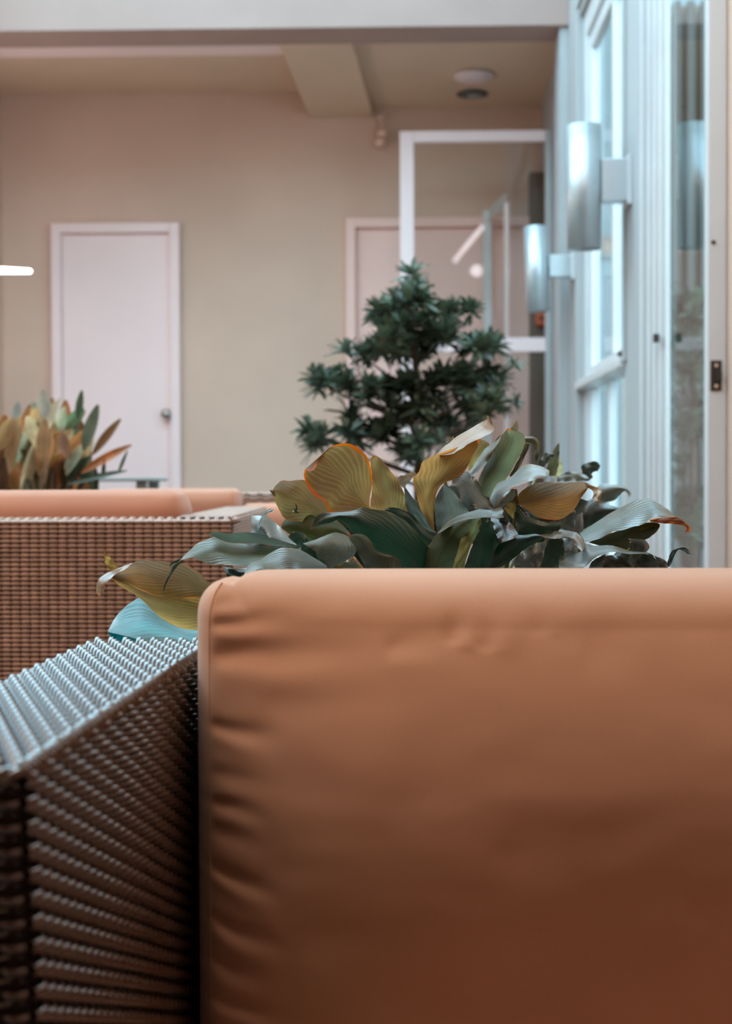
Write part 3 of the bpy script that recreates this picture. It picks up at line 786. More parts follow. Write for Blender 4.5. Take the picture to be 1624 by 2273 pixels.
def leaf(z, A, B, d, col, top=True, da=0., db=0., bow=.012, rip=.004, edge=.35, extra=(), stem=True, label=None, d2=None):
    seed = len(LEAVES) + 1
    bm = bmesh.new(); uvl = bm.loops.layers.uv.new('UVMap')
    d1 = d - .05 if d2 is None else d2
    base = patchgeo(bm, uvl, z, A, B, d, d1, da, db, bow, rip, 0 if top else 1, seed)
    for e in extra:
        patchgeo(bm, uvl, e.get('z', z), e['A'], e['B'], e.get('d', d), e.get('d2', d1), e.get('da', 0), e.get('db', 0), e.get('bow', .006), e.get('rip', .002), 0 if e.get('top', True) else 1, seed + 50, 5, 14)
    o = add('leaf', bm, lily, [M['leaftop'], M['leafund']])
    o.color = (*col, edge)
    if label: o['label'] = label
    if stem:
        r0 = ROOT - Ly + V((random.uniform(-.10, .16), random.uniform(-.08, .08), 0))
        b2 = base + V((0, .012, -.008))
        mid = b2.lerp(r0, .45) + V((0, 0, -.02)) + (b2 - r0) * V((.12, .12, 0))[0]
        pts = []
        for i in range(9):
            t = i / 8; pts.append(b2 * (1 - t) ** 2 + mid * 2 * t * (1 - t) + r0 * t * t)
        add('stem', tube(bmesh.new(), pts, [.0022 + .001 * i / 8 for i in range(9)], 6), o, M['stem'], True)
    LEAVES.append(o)
    return o
GOLDL = 'olive gold leaf underside'
# --- left group
leaf(1, [(1330, 900), (1200, 800), (1100, 690), (960, 600), (800, 575), (620, 560), (500, 550), (400, 600), (320, 650), (230, 720)],
     [(1330, 1010), (1150, 930), (900, 940), (750, 930), (600, 890), (480, 840), (350, 770), (230, 725)], 1.36, (.32, .20, .07), False, da=.03, db=-.02, edge=.3, d2=1.26, label='olive leaf with a white curled tip over the wicker arm',
     extra=[dict(A=[(1330, 1000), (1150, 925), (900, 935), (750, 920), (600, 885), (480, 835), (350, 765), (225, 720)], B=[(1330, 1270), (1030, 1255), (900, 1235), (750, 1160), (640, 1080), (560, 990), (430, 890), (300, 820), (225, 745)], d=1.335, d2=1.255, db=.05, top=False),
            dict(A=[(420, 585), (300, 630), (180, 680), (90, 740), (65, 800), (66, 895)], B=[(420, 600), (330, 655), (240, 705), (190, 765), (150, 800), (140, 860), (108, 920)], d=1.255, d2=1.25, da=.02),
            dict(A=[(310, 640), (230, 560), (160, 490), (146, 452)], B=[(240, 690), (155, 600), (142, 520), (136, 455)], d=1.28, d2=1.28, top=False)])
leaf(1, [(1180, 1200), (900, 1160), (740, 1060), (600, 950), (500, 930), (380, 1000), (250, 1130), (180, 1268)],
     [(1180, 1400), (900, 1395), (700, 1392), (550, 1370), (400, 1325), (250, 1292), (185, 1275)], 1.42, (.05, .42, .50), True, da=.12, db=-.07, edge=.05, d2=1.32, bow=.0, label='leaf with a cyan sky sheen in its colour, over the rear of the arm',  # cyan tint paints the sky's shine onto this leaf
     extra=[dict(A=[(260, 1290), (400, 1325), (550, 1370), (640, 1395)], B=[(200, 1400), (300, 1410), (450, 1415), (640, 1420)], d=1.33, d2=1.36, top=False), dict(A=[(178, 1268), (190, 1310), (210, 1360), (222, 1392)], B=[(240, 1292), (262, 1300), (250, 1350), (235, 1392)], d=1.32, d2=1.32, top=False)])
leaf(0, [(668, 1213), (620, 1205), (560, 1204), (515, 1201), (479, 1191), (466, 1195), (440, 1205), (418, 1224), (402, 1240)],
     [(668, 1232), (600, 1250), (546, 1256), (510, 1254), (486, 1253), (468, 1253), (444, 1244), (430, 1238), (421, 1238), (404, 1243)], 1.42, GREEN, True, da=.04, db=-.04, edge=.15, d2=1.27,
     extra=[dict(A=[(406, 1238), (378, 1250), (377, 1270), (367, 1290), (361, 1312)], B=[(408, 1243), (393, 1258), (380, 1276), (371, 1292), (364, 1315)], d=1.27, d2=1.26),
            dict(A=[(660, 1211), (606, 1194), (575, 1184), (540, 1182), (510, 1184), (485, 1181), (468, 1181), (463, 1184)], B=[(660, 1216), (600, 1208), (556, 1206), (510, 1205), (480, 1194), (463, 1187)], d=1.41, d2=1.30, da=.05, top=False)], label='dark leaf with a curled drip tip')
leaf(0, [(494, 1257), (520, 1262), (550, 1260), (610, 1245)], [(508, 1287), (530, 1287), (560, 1286), (620, 1280)], 1.40, DARK, True, d2=1.44)
leaf(2, [(930, 1400), (800, 1310), (700, 1250), (600, 1190), (500, 1158), (380, 1155), (260, 1210), (180, 1270), (60, 1320), (5, 1425)],
     [(930, 1440), (740, 1410), (500, 1402), (440, 1375), (330, 1392), (250, 1385), (180, 1360), (100, 1390), (12, 1428)], 1.36, GREY, True, da=.06, db=-.01, edge=.3, d2=1.26)
leaf(2, [(560, 1160), (480, 1060), (370, 950), (300, 885), (200, 835), (82, 832)], [(560, 1190), (480, 1165), (400, 1140), (300, 1090), (200, 1030), (78, 1002)], 1.46, (.42, .56, .58), True, da=.03, db=-.01, edge=.0, rip=.010, label='leaf fold with pale sky sheen painted into its colour',  # sky light on the fold is put into its pale tint
     extra=[dict(A=[(150, 1000), (140, 960), (165, 880), (210, 800), (270, 762)], B=[(160, 1000), (155, 960), (185, 890), (230, 815), (310, 785)], d=1.40, d2=1.40, top=False)])
leaf(2, [(900, 860), (800, 640), (700, 540), (610, 476), (450, 485), (390, 478), (330, 520), (298, 575)], [(900, 930), (740, 900), (560, 890), (420, 865), (350, 760), (305, 660), (298, 590)], 1.56, (.26, .19, .08), False, da=.02, db=-.02, edge=.3, label=GOLDL,
     extra=[dict(A=[(262, 578), (300, 566), (316, 590)], B=[(282, 608), (308, 640), (326, 636)], d=1.49, d2=1.49)])
leaf(2, [(1330, 830), (980, 820), (850, 790), (820, 700), (700, 625), (640, 530), (604, 430), (618, 368), (680, 395), (735, 330)], [(1270, 800), (1262, 690), (1290, 480), (1250, 270), (1200, 200), (1130, 140), (1030, 108), (900, 130), (820, 190), (740, 262)], 1.50, (.31, .20, .08), False, da=-.03, db=.03, bow=-.01, edge=.95, label='largest olive leaf with scorched orange edges and a split', d2=1.47)
leaf(2, [(1262, 800), (1272, 690), (1288, 560), (1282, 400), (1270, 272), (1318, 230)], [(1660, 830), (1640, 700), (1600, 590), (1530, 460), (1440, 345), (1380, 268), (1322, 228)], 1.52, (.30, .20, .08), False, edge=.5, d2=1.50, label='upright lobe beside the split of the scorched leaf')
leaf(2, [(380, 930), (430, 850), (500, 808), (650, 765), (750, 850), (920, 870), (1060, 1000)], [(385, 960), (480, 1030), (600, 1100), (720, 1090), (900, 1030), (1080, 1050)], 1.53, (.11, .13, .045), False, da=.02, d2=1.50,
     extra=[dict(A=[(508, 705), (520, 740), (485, 800)], B=[(532, 720), (545, 775), (560, 815)], d=1.50, d2=1.50)])
leaf(2, [(640, 1180), (655, 1090), (600, 1010), (510, 990), (450, 1040)], [(560, 1200), (560, 1150), (520, 1110), (480, 1080), (450, 1045)], 1.47, DARK, True)
leaf(0, [(955, 1275), (957, 1225), (940, 1200), (917, 1175), (900, 1157), (882, 1146), (855, 1133), (827, 1131), (806, 1125), (779, 1135), (753, 1137), (708, 1140), (688, 1172)],
     [(900, 1290), (882, 1250), (828, 1230), (790, 1200), (775, 1172), (753, 1153), (735, 1160), (717, 1164), (700, 1172), (687, 1177)], 1.42, (.018, .070, .040), True, da=.0, db=-.0, edge=.15, d2=1.33, label='large deep green arching leaf')
leaf(3, [(780, 1190), (700, 1172), (600, 1100), (520, 1000), (440, 960), (330, 930), (242, 948)], [(720, 1350), (660, 1310), (600, 1232), (530, 1150), (430, 1062), (330, 1012), (242, 958)], 1.46, (.022, .075, .045), True, da=.0, edge=.25)
leaf(2, [(930, 1385), (1010, 1310), (1112, 1230), (1130, 1140), (1050, 1040), (920, 1000), (820, 1030), (700, 1080), (600, 1108)], [(850, 1400), (820, 1300), (760, 1240), (720, 1190), (660, 1150), (600, 1115)], 1.37, (.14, .19, .15), True, da=.06, db=-.02, edge=.05, d2=1.32)
leaf(2, [(1590, 1400), (1540, 1262), (1400, 1210), (1330, 1180), (1270, 1080), (1190, 1018), (1090, 1022)], [(1240, 1400), (1200, 1310), (1160, 1240), (1120, 1150), (1075, 1090), (1058, 1045)], 1.38, GREY, True, da=.01, db=.01, edge=.15)
leaf(2, [(900, 1345), (1000, 1300), (1110, 1240)], [(920, 1395), (1080, 1400), (1240, 1395)], 1.36, (.16, .17, .06), True, stem=False, edge=.9)
# --- middle group
leaf(3, [(728, 1165), (690, 1100), (600, 950), (560, 800), (525, 650), (590, 570), (620, 470), (742, 408)], [(742, 1165), (735, 900), (800, 712), (980, 632), (1060, 540), (1130, 400), (1188, 290), (1205, 238)], 1.47, (.35, .21, .08), False, da=.01, db=.01, bow=-.012, edge=.35, d2=1.45, label='golden upright leaf with a white folded top',
     extra=[dict(A=[(742, 408), (860, 300), (1000, 200), (1150, 110), (1262, 42), (1268, 8)], B=[(830, 408), (930, 392), (1050, 315), (1190, 240), (1300, 192), (1345, 142), (1315, 80), (1280, 15)], d=1.44, d2=1.44, da=.05, top=True, rip=.004)])
leaf(0, [(1052, 1100), (1061, 1066), (1077, 1031), (1095, 1004), (1108, 972), (1128, 951)], [(1075, 1130), (1100, 1090), (1128, 1056), (1142, 1029), (1158, 1003), (1168, 981), (1160, 962), (1132, 951)], 1.56, (.13, .14, .075), False, edge=.1, d2=1.52, label='tall grey green folded leaf', bow=.02,
     extra=[dict(A=[(1040, 1052), (1070, 1004), (1092, 984), (1112, 963)], B=[(1048, 1060), (1072, 1035), (1092, 1008), (1110, 974)], d=1.55, d2=1.52, da=.02),
            dict(A=[(1164, 970), (1185, 969), (1198, 982), (1197, 998), (1189, 1030)], B=[(1166, 984), (1180, 984), (1187, 1000), (1186, 1015), (1187, 1030)], d=1.53, d2=1.53),
            dict(A=[(1166, 984), (1155, 1010), (1142, 1035), (1130, 1056)], B=[(1177, 985), (1166, 1010), (1152, 1038), (1136, 1060)], d=1.54, d2=1.54)])
leaf(3, [(760, 1180), (738, 900), (780, 780), (832, 698)], [(900, 1150), (1000, 1030), (1085, 980), (1000, 850), (900, 730), (845, 698)], 1.56, (.10, .105, .085), False, edge=.0)
leaf(3, [(1340, 965), (1280, 820), (1200, 715), (1150, 640), (1040, 568), (890, 688)], [(1330, 985), (1250, 975), (1150, 975), (1060, 940), (985, 840), (895, 735)], 1.54, (.17, .20, .18), True, da=.03, rip=.012, edge=0)
leaf(3, [(760, 1180), (680, 1080), (600, 930), (520, 830), (438, 715)], [(760, 1195), (640, 1140), (560, 1045), (465, 950), (436, 760)], 1.55, (.10, .115, .09), False, edge=.1)
leaf(3, [(570, 1560), (600, 1420), (680, 1310), (770, 1190), (900, 1105), (1080, 1048)], [(950, 1560), (990, 1400), (1040, 1280), (1080, 1180), (1140, 1110), (1200, 1040)], 1.40, (.075, .095, .05), False, da=.03, edge=.1, label='ribbed leaf with a bright folded rim',
     extra=[dict(A=[(765, 1195), (850, 1100), (950, 1028), (1080, 978), (1200, 948), (1300, 955), (1415, 935), (1445, 975)], B=[(790, 1185), (900, 1122), (1000, 1085), (1100, 1060), (1220, 1030), (1300, 1035), (1400, 1038), (1470, 1005)], d=1.38, d2=1.40, da=.04)])
leaf(3, [(915, 1560), (980, 1330), (1040, 1150), (1090, 1065)], [(1030, 1560), (1080, 1380), (1150, 1230), (1200, 1150), (1170, 1080)], 1.37, (.24, .27, .12), False, edge=0, label='pale green narrow leaf stalk', d2=1.38)
leaf(3, [(1030, 1560), (1100, 1360), (1170, 1200), (1200, 1110), (1290, 1060)], [(1390, 1560), (1385, 1300), (1335, 1150), (1300, 1050)], 1.42, (.020, .085, .048), True, edge=0)
leaf(4, [(160, 1190), (200, 1290), (268, 1432)], [(170, 1100), (400, 1150), (540, 1340)], 1.43, (.10, .10, .085), True, stem=False)
leaf(4, [(300, 1330), (260, 1200), (300, 1080), (345, 985)], [(500, 1330), (470, 1240), (400, 1120), (355, 985)], 1.44, (.09, .10, .08), True, stem=False)
# --- right of the middle
leaf(4, [(80, 1760), (270, 1440), (400, 1352), (560, 1320), (760, 1310), (860, 1345)], [(250, 1760), (430, 1650), (600, 1510), (800, 1390), (870, 1362)], 1.41, (.018, .070, .040), True, da=.0, edge=.1)
leaf(4, [(770, 1318), (940, 1290), (985, 1238), (1180, 1268), (1290, 1300), (1385, 1440), (1375, 1500)], [(800, 1340), (1000, 1370), (1130, 1342), (1220, 1370), (1270, 1460), (1332, 1525)], 1.41, (.17, .18, .15), True, da=.03, d2=1.36, edge=.1)
leaf(4, [(480, 1260), (495, 1100), (498, 915), (600, 1000), (750, 1095), (900, 1118), (1065, 1130)], [(490, 1330), (560, 1340), (700, 1345), (820, 1330), (900, 1310), (1000, 1290), (1070, 1230)], 1.46, (.018, .060, .034), True, edge=0)
leaf(4, [(500, 940), (520, 800), (640, 700), (760, 650), (850, 636), (1050, 650), (1250, 640), (1380, 640), (1420, 700)], [(520, 925), (640, 1000), (760, 1085), (900, 1118), (1060, 1120), (1240, 1000), (1310, 870), (1420, 715)], 1.45, (.38, .25, .10), False, da=.02, db=-.02, edge=.25, d2=1.40, label='broad golden leaf with a curled tip on the right',
     extra=[dict(A=[(1370, 638), (1500, 690), (1595, 760), (1562, 882)], B=[(1400, 705), (1470, 742), (1490, 800), (1490, 892)], d=1.40, d2=1.38)])
leaf(4, [(330, 980), (420, 900), (510, 780)], [(485, 1145), (505, 1000), (525, 900)], 1.50, (.22, .17, .06), False)
leaf(4, [(150, 865), (250, 660), (400, 590), (520, 480), (630, 410), (800, 430), (920, 492)], [(225, 995), (300, 860), (400, 722), (500, 692), (640, 642), (760, 598), (900, 582), (922, 498)], 1.47, (.26, .28, .24), True, da=.04, db=-.02, edge=.6, d2=1.42, label='silvery leaf with a brown spotted tip',
     extra=[dict(A=[(235, 985), (330, 850), (440, 725)], B=[(335, 975), (420, 905), (505, 885), (505, 730)], d=1.48, d2=1.46, top=False)])
leaf(4, [(1055, 1195), (1080, 1070), (1180, 1000), (1255, 1000)], [(1050, 1240), (1170, 1262), (1245, 1215), (1260, 1020)], 1.48, (.15, .16, .13), True)
leaf(4, [(430, 1660), (600, 1520), (760, 1425), (880, 1395)], [(500, 1760), (700, 1760), (810, 1700), (880, 1440)], 1.44, (.20, .22, .19), True, rip=.012)
leaf(4, [(800, 1760), (830, 1520), (900, 1380), (1080, 1370)], [(1000, 1760), (1110, 1600), (1110, 1400)], 1.45, (.025, .06, .035), True)
leaf(4, [(1085, 1360), (1180, 1360), (1265, 1450)], [(1110, 1520), (1200, 1520), (1255, 1465)], 1.47, (.42, .46, .46), True, edge=0)
# --- right group
leaf(5, [(0, 1225), (150, 1180), (280, 1110), (300, 1042), (400, 1070), (600, 1070), (750, 1120), (1000, 1150), (1065, 1180)], [(0, 1330), (250, 1330), (400, 1215), (500, 1160), (640, 1140), (780, 1165), (960, 1165), (1060, 1200)], 1.38, (.13, .17, .13), True, da=.05, db=-.02, edge=.1, d2=1.42)
leaf(5, [(230, 930), (400, 820), (600, 690), (800, 588), (900, 550), (1000, 538), (1080, 570), (1180, 630), (1250, 680), (1300, 755)], [(300, 1035), (470, 985), (600, 918), (700, 905), (800, 868), (960, 825), (1060, 752), (1200, 757), (1300, 770)], 1.52, (.12, .15, .115), True, da=.07, db=-.03, edge=.1, d2=1.46, label='long grey green leaf reaching right with a scorched curled tip',
     extra=[dict(A=[(330, 1035), (500, 965), (700, 900), (900, 830), (1060, 808), (1135, 828)], B=[(480, 1075), (640, 1080), (790, 1120), (805, 1010), (960, 1005), (1080, 930), (1135, 855)], d=1.54, d2=1.50, top=False)])
leaf(5, [(1020, 778), (1150, 760), (1340, 752), (1440, 830), (1482, 870), (1480, 905)], [(1030, 800), (1180, 822), (1340, 832), (1400, 850), (1445, 880), (1410, 922)], 1.45, BRN, False, stem=False, rip=.006, edge=1.0, label='dry brown curled leaf tip', d2=1.44)
leaf(5, [(330, 1035), (500, 960), (700, 895), (900, 825), (1060, 806), (1135, 828)], [(480, 1080), (640, 1085), (790, 1125), (805, 1015), (960, 1008), (1080, 935), (1138, 855)], 1.55, (.30, .21, .05), False, edge=.1, label=GOLDL)
leaf(5, [(340, 640), (400, 470), (450, 395), (520, 368), (600, 385), (730, 400), (820, 480), (792, 535)], [(380, 660), (500, 590), (620, 565), (680, 505), (730, 465), (770, 480), (786, 532)], 1.95, (.15, .17, .13), True, edge=.1)
leaf(5, [(140, 720), (270, 600), (400, 540), (560, 610), (720, 655)], [(200, 930), (280, 890), (400, 830), (550, 760), (720, 668)], 1.85, (.035, .055, .04), True, edge=0)
leaf(5, [(190, 340), (260, 260), (250, 180), (310, 140), (420, 122), (465, 170)], [(330, 345), (380, 300), (370, 260), (400, 240), (440, 225), (465, 180)], 2.1, (.05, .08, .05), True, edge=0)
leaf(5, [(-20, 300), (100, 240), (230, 250), (330, 290)], [(-20, 360), (120, 345), (250, 345), (340, 330)], 2.0, (.18, .22, .18), True, edge=0)
leaf(4, [(760, 420), (820, 330), (880, 260), (990, 280)], [(800, 450), (880, 420), (920, 350), (990, 300)], 2.0, (.03, .05, .03), True, edge=0)
leaf(4, [(870, 560), (900, 400), (960, 250), (1045, 130)], [(1000, 560), (1040, 420), (1050, 300), (1050, 140)], 2.05, (.18, .18, .09), True, edge=0)
leaf(4, [(960, 580), (955, 420), (1000, 330)], [(1070, 580), (1090, 420), (1040, 320)], 2.1, (.42, .38, .20), False, edge=0)
leaf(5, [(860, 1330), (800, 1180), (830, 1080), (778, 990)], [(890, 1330), (960, 1180), (1020, 1090), (970, 1010), (880, 1000)], 1.50, (.16, .17, .14), True)
leaf(5, [(860, 1330), (880, 1240), (960, 1160), (1060, 1178)], [(1135, 1330), (1115, 1260), (1062, 1190)], 1.46, (.04, .06, .035), True, edge=0)
leaf(5, [(1130, 1330), (1090, 1220), (1062, 1176)], [(1230, 1330), (1200, 1240), (1062, 1180)], 1.47, (.07, .08, .05), True, edge=.2)
leaf(5, [(1212, 1310), (1240, 1190), (1290, 1120), (1400, 1088), (1470, 1130), (1512, 1195)], [(1248, 1310), (1290, 1210), (1335, 1125), (1400, 1132), (1460, 1180), (1510, 1200)], 1.60, (.06, .08, .055), True, edge=0, label='small dark leaf drooping at the far right')
leaf(5, [(480, 1330), (530, 1190), (640, 1185), (700, 1200)], [(500, 1335), (700, 1335), (840, 1320)], 1.48, (.06, .035, .02), True, edge=.1)
leaf(5, [(330, 1340), (380, 1240), (520, 1170)], [(480, 1340), (510, 1270), (525, 1180)], 1.46, (.11, .12, .10), True, edge=.1)
# far pieces between tree and lily
leaf(3, [(370, 700), (360, 640), (430, 600), (530, 570)], [(440, 740), (470, 690), (520, 640), (560, 590)], 1.75, CREAM, True, edge=0)
leaf(3, [(1080, 560), (1100, 420), (1200, 260), (1290, 290)], [(1130, 600), (1170, 520), (1260, 400), (1290, 320)], 1.8, (.30, .25, .10), False, edge=0)
leaf(3, [(1480, 160), (1530, 110), (1560, 60)], [(1560, 170), (1580, 130), (1570, 70)], 1.75, (.36, .25, .12), True, edge=0)
leaf(3, [(770, 400), (850, 290), (920, 215)], [(850, 350), (930, 260), (930, 220)], 1.7, (.36, .25, .12), True, edge=0)
# interior leaves that close the bush behind the traced ones
rn = random.Random(11)
def crown(x):
    pts = [(480, 1270), (560, 1225), (640, 1150), (720, 1110), (900, 1100), (1000, 1060), (1100, 1050), (1250, 1080), (1330, 1110), (1400, 1180), (1480, 1235)]
    for (x0, y0), (x1, y1) in zip(pts, pts[1:]):
        if x0 <= x <= x1: return y0 + (y1 - y0) * (x - x0) / (x1 - x0)
    return 1260
for i in range(44):
    x = rn.uniform(560, 1440); yt = crown(x) + rn.uniform(12, 90); ln_ = rn.uniform(110, 190); an = rn.uniform(-1.0, 1.0) + (x - 1000) / 700
    wd = rn.uniform(28, 46); tx, ty = x, yt; bx0, by0 = x - sin(an) * ln_ * .7, yt + cos(an) * ln_
    nx, ny = (ty - by0), -(tx - bx0); l_ = sqrt(nx * nx + ny * ny); nx /= l_; ny /= l_
    cA = [(bx0, by0), (bx0 + (tx - bx0) * .35 + nx * wd, by0 + (ty - by0) * .35 + ny * wd), (bx0 + (tx - bx0) * .7 + nx * wd * .7, by0 + (ty - by0) * .7 + ny * wd * .7), (tx, ty)]
    cB = [(bx0 + 1, by0), (bx0 + (tx - bx0) * .35 - nx * wd, by0 + (ty - by0) * .35 - ny * wd), (bx0 + (tx - bx0) * .7 - nx * wd * .7, by0 + (ty - by0) * .7 - ny * wd * .7), (tx + 1, ty)]
    c_ = rn.choice([(.022, .055, .033), (.03, .07, .04), (.05, .07, .045), (.07, .085, .06), (.03, .05, .03)])
    leaf(0, cA, cB, rn.uniform(1.60, 1.80), c_, rn.random() < .7, da=rn.uniform(-.05, .05), db=rn.uniform(-.05, .05), edge=.1)
bm = bmesh.new()
for a, b in (((-.30, -.36, 0), (.50, -.33, .42)), ((-.30, .33, 0), (.50, .36, .42)), ((-.30, -.33, 0), (-.27, .33, .42)), ((.47, -.33, 0), (.50, .33, .42))): box(bm, a, b, .004)
add('planter', bm, lily, M['pot']); add('soil', bx((-.27, -.33, .0), (.47, .33, .385)), lily, M['soil'])

# ---------------------------------------------------------------- small tree with rosettes of narrow leaves
def tree_leafmat(name, c0, c1, trans=.15):
    m = bpy.data.materials.new(name); m.use_nodes = True; n = m.node_tree.nodes; l = m.node_tree.links; b = n['Principled BSDF']
    t = n.new('ShaderNodeTexNoise'); t.inputs['Scale'].default_value = 22; tc = n.new('ShaderNodeTexCoord'); oi = n.new('ShaderNodeObjectInfo')
    ad = n.new('ShaderNodeVectorMath'); ad.operation = 'ADD'; l.new(tc.outputs['Object'], ad.inputs[0]); l.new(oi.outputs['Random'], ad.inputs[1]); l.new(ad.outputs[0], t.inputs['Vector'])
    r = n.new('ShaderNodeValToRGB'); r.color_ramp.elements[0].position = .35; r.color_ramp.elements[1].position = .65
    r.color_ramp.elements[0].color = (*c0, 1); r.color_ramp.elements[1].color = (*c1, 1)
    l.new(t.outputs['Fac'], r.inputs[0]); l.new(r.outputs[0], b.inputs['Base Color']); b.inputs['Roughness'].default_value = .38
    tr = n.new('ShaderNodeBsdfTranslucent'); l.new(r.outputs[0], tr.inputs[0]); mx = n.new('ShaderNodeMixShader'); mx.inputs[0].default_value = trans
    l.new(b.outputs[0], mx.inputs[1]); l.new(tr.outputs[0], mx.inputs[2]); l.new(mx.outputs[0], n['Material Output'].inputs[0])
    return m
M['treeleaf'] = tree_leafmat('yew_leaf', (.028, .050, .032), (.14, .18, .11))
def rosette(seed, R_=.046, nl=24):
    rr = random.Random(seed); bm = bmesh.new()
    for i in range(nl):
        az = i * 2.399 + rr.uniform(-.2, .2); el = rr.uniform(-.25, 1.2)
        d = V((cos(az) * cos(el), sin(az) * cos(el), sin(el))); sd_ = d.cross(V((0, 0, 1)))
        if sd_.length < .01: sd_ = V((1, 0, 0))
        sd_.normalize(); upv = sd_.cross(d); L_ = R_ * rr.uniform(.75, 1.15); wd = L_ * .13
        c = d * .004; prev = None
        for t, w_ in ((0, .35), (.35, 1), (.75, .8), (1, .05)):
            p = c + d * L_ * t - V((0, 0, 1)) * (.18 * L_ * t * t)
            a = bm.verts.new(p - sd_ * wd * w_ + upv * wd * .3); b = bm.verts.new(p); e = bm.verts.new(p + sd_ * wd * w_ + upv * wd * .3)
            if prev: bm.faces.new((prev[0], prev[1], b, a)); bm.faces.new((prev[1], prev[2], e, b))
            prev = (a, b, e)
    me = mesh_from(bm, 'rosette'); me.materials.append(M['treeleaf'])
    for p in me.polygons: p.use_smooth = True
    return me
RM = [rosette(100 + i) for i in range(8)]
BL = [(912, 632, 16, 22, 5), (905, 668, 32, 18, 8), (900, 695, 60, 22, 12), (1015, 690, 42, 14, 8), (850, 693, 22, 14, 5), (930, 735, 62, 24, 14), (850, 735, 18, 12, 3), (870, 772, 36, 20, 8), (990, 745, 22, 24, 6), (800, 787, 36, 12, 7), (915, 785, 48, 22, 9),
      (1060, 770, 32, 24, 8), (1100, 775, 16, 14, 4), (1143, 812, 5, 6, 1), (1148, 892, 6, 8, 2), (700, 845, 18, 10, 4), (735, 850, 34, 24, 9), (790, 868, 36, 22, 9), (850, 868, 34, 20, 8), (930, 855, 40, 26, 9), (1000, 850, 46, 34, 12), (1060, 850, 34, 34, 9), (1100, 855, 14, 22, 4),
      (690, 958, 10, 10, 3), (715, 985, 22, 14, 5), (790, 930, 26, 18, 5), (830, 960, 44, 24, 9), (905, 925, 50, 32, 11), (970, 925, 40, 40, 10), (1040, 925, 40, 30, 8), (1085, 905, 18, 24, 5), (905, 1000, 22, 26, 6), (960, 990, 34, 20, 6), (770, 975, 20, 14, 4), (1020, 975, 26, 16, 4)]
TY = 4.0
base = at(925, 1120, TY)
tree = thing('potted_tree', 'small dark green tree with narrow leaves in front of the glass door', 'tree', (base.x, TY, 0))
Lr = tree.location
rt = random.Random(5)
trunk_top = at(918, 700, TY) - Lr
tp = [V((0, 0, .10)), V((.004, 0, .40)), at(930, 1020, TY) - Lr, at(918, 930, TY) - Lr, at(926, 840, TY) - Lr, at(914, 760, TY) - Lr, trunk_top]
add('trunk', tube(bmesh.new(), tp, [.020, .018, .014, .011, .009, .006, .004], 10), tree, M['bark'], True)
def on_trunk(z):
    for a, b in zip(tp, tp[1:]):
        if a.z <= z <= b.z: return a.lerp(b, (z - a.z) / (b.z - a.z))
    return tp[-1] if z > tp[-1].z else tp[0]
nr = 0
for (cx, cy, rx, ry, n_) in BL:
    dY = rt.uniform(-.10, .10)
    c = at(cx, cy, TY + dY) - Lr
    s0 = on_trunk(max(.3, c.z - .05 - .25 * abs(c.x)))
    mid = s0.lerp(c, .55) + V((0, 0, -.012))
    add('branch', tube(bmesh.new(), [s0, mid, c], [.005, .0035, .002], 6), tree, M['bark'], True)
    for i in range(max(1, int(n_ * .95))):
        if nr >= 295: break
        an = rt.uniform(0, 2 * pi); q = sqrt(rt.random())
        p = at(cx + rx * q * cos(an), cy + ry * q * sin(an), TY + dY + rt.uniform(-.05, .05)) - Lr
        o = bpy.data.objects.new('leaf_cluster', RM[rt.randrange(8)]); COL.objects.link(o); o.parent = tree
        o.location = p; s = rt.uniform(.85, 1.25) if n_ > 2 else .7; o.scale = (s, s, s); o.rotation_euler = (rt.uniform(-.7, .7), rt.uniform(-.7, .7), rt.uniform(0, 6.28)); nr += 1
add('pot', lathe(bmesh.new(), [(.11, 0), (.14, .22), (.15, .30), (.155, .32), (.14, .32), (.13, .27), (.01, .27)], (0, 0, 0), 32), tree, M['pot'], True)
add('soil', lathe(bmesh.new(), [(.130, .268), (.128, .29), (.01, .295)], (0, 0, 0), 24), tree, M['soil'])
# shrub outside the sliding door
sh = thing('outdoor_shrub', 'blurred green shrub outside, seen through the sliding door pane', 'shrub', (1.32, 7.1, -.02))
add('trunk', tube(bmesh.new(), [(0, 0, 0), (.01, 0, .7), (0, 0, 1.4)], [.025, .018, .01], 8), sh, M['bark'], True)
for i in range(90):
    zz = rt.uniform(.45, 1.6); 
    if 1.12 < zz < 1.2: continue
    o = bpy.data.objects.new('leaf_cluster', RM[rt.randrange(8)]); COL.objects.link(o); o.parent = sh
    o.location = (rt.gauss(0, .07), rt.gauss(0, .10), zz); s = rt.uniform(1.3, 2.2); o.scale = (s, s, s); o.rotation_euler = (rt.uniform(-1, 1), rt.uniform(-1, 1), rt.uniform(0, 6.28))

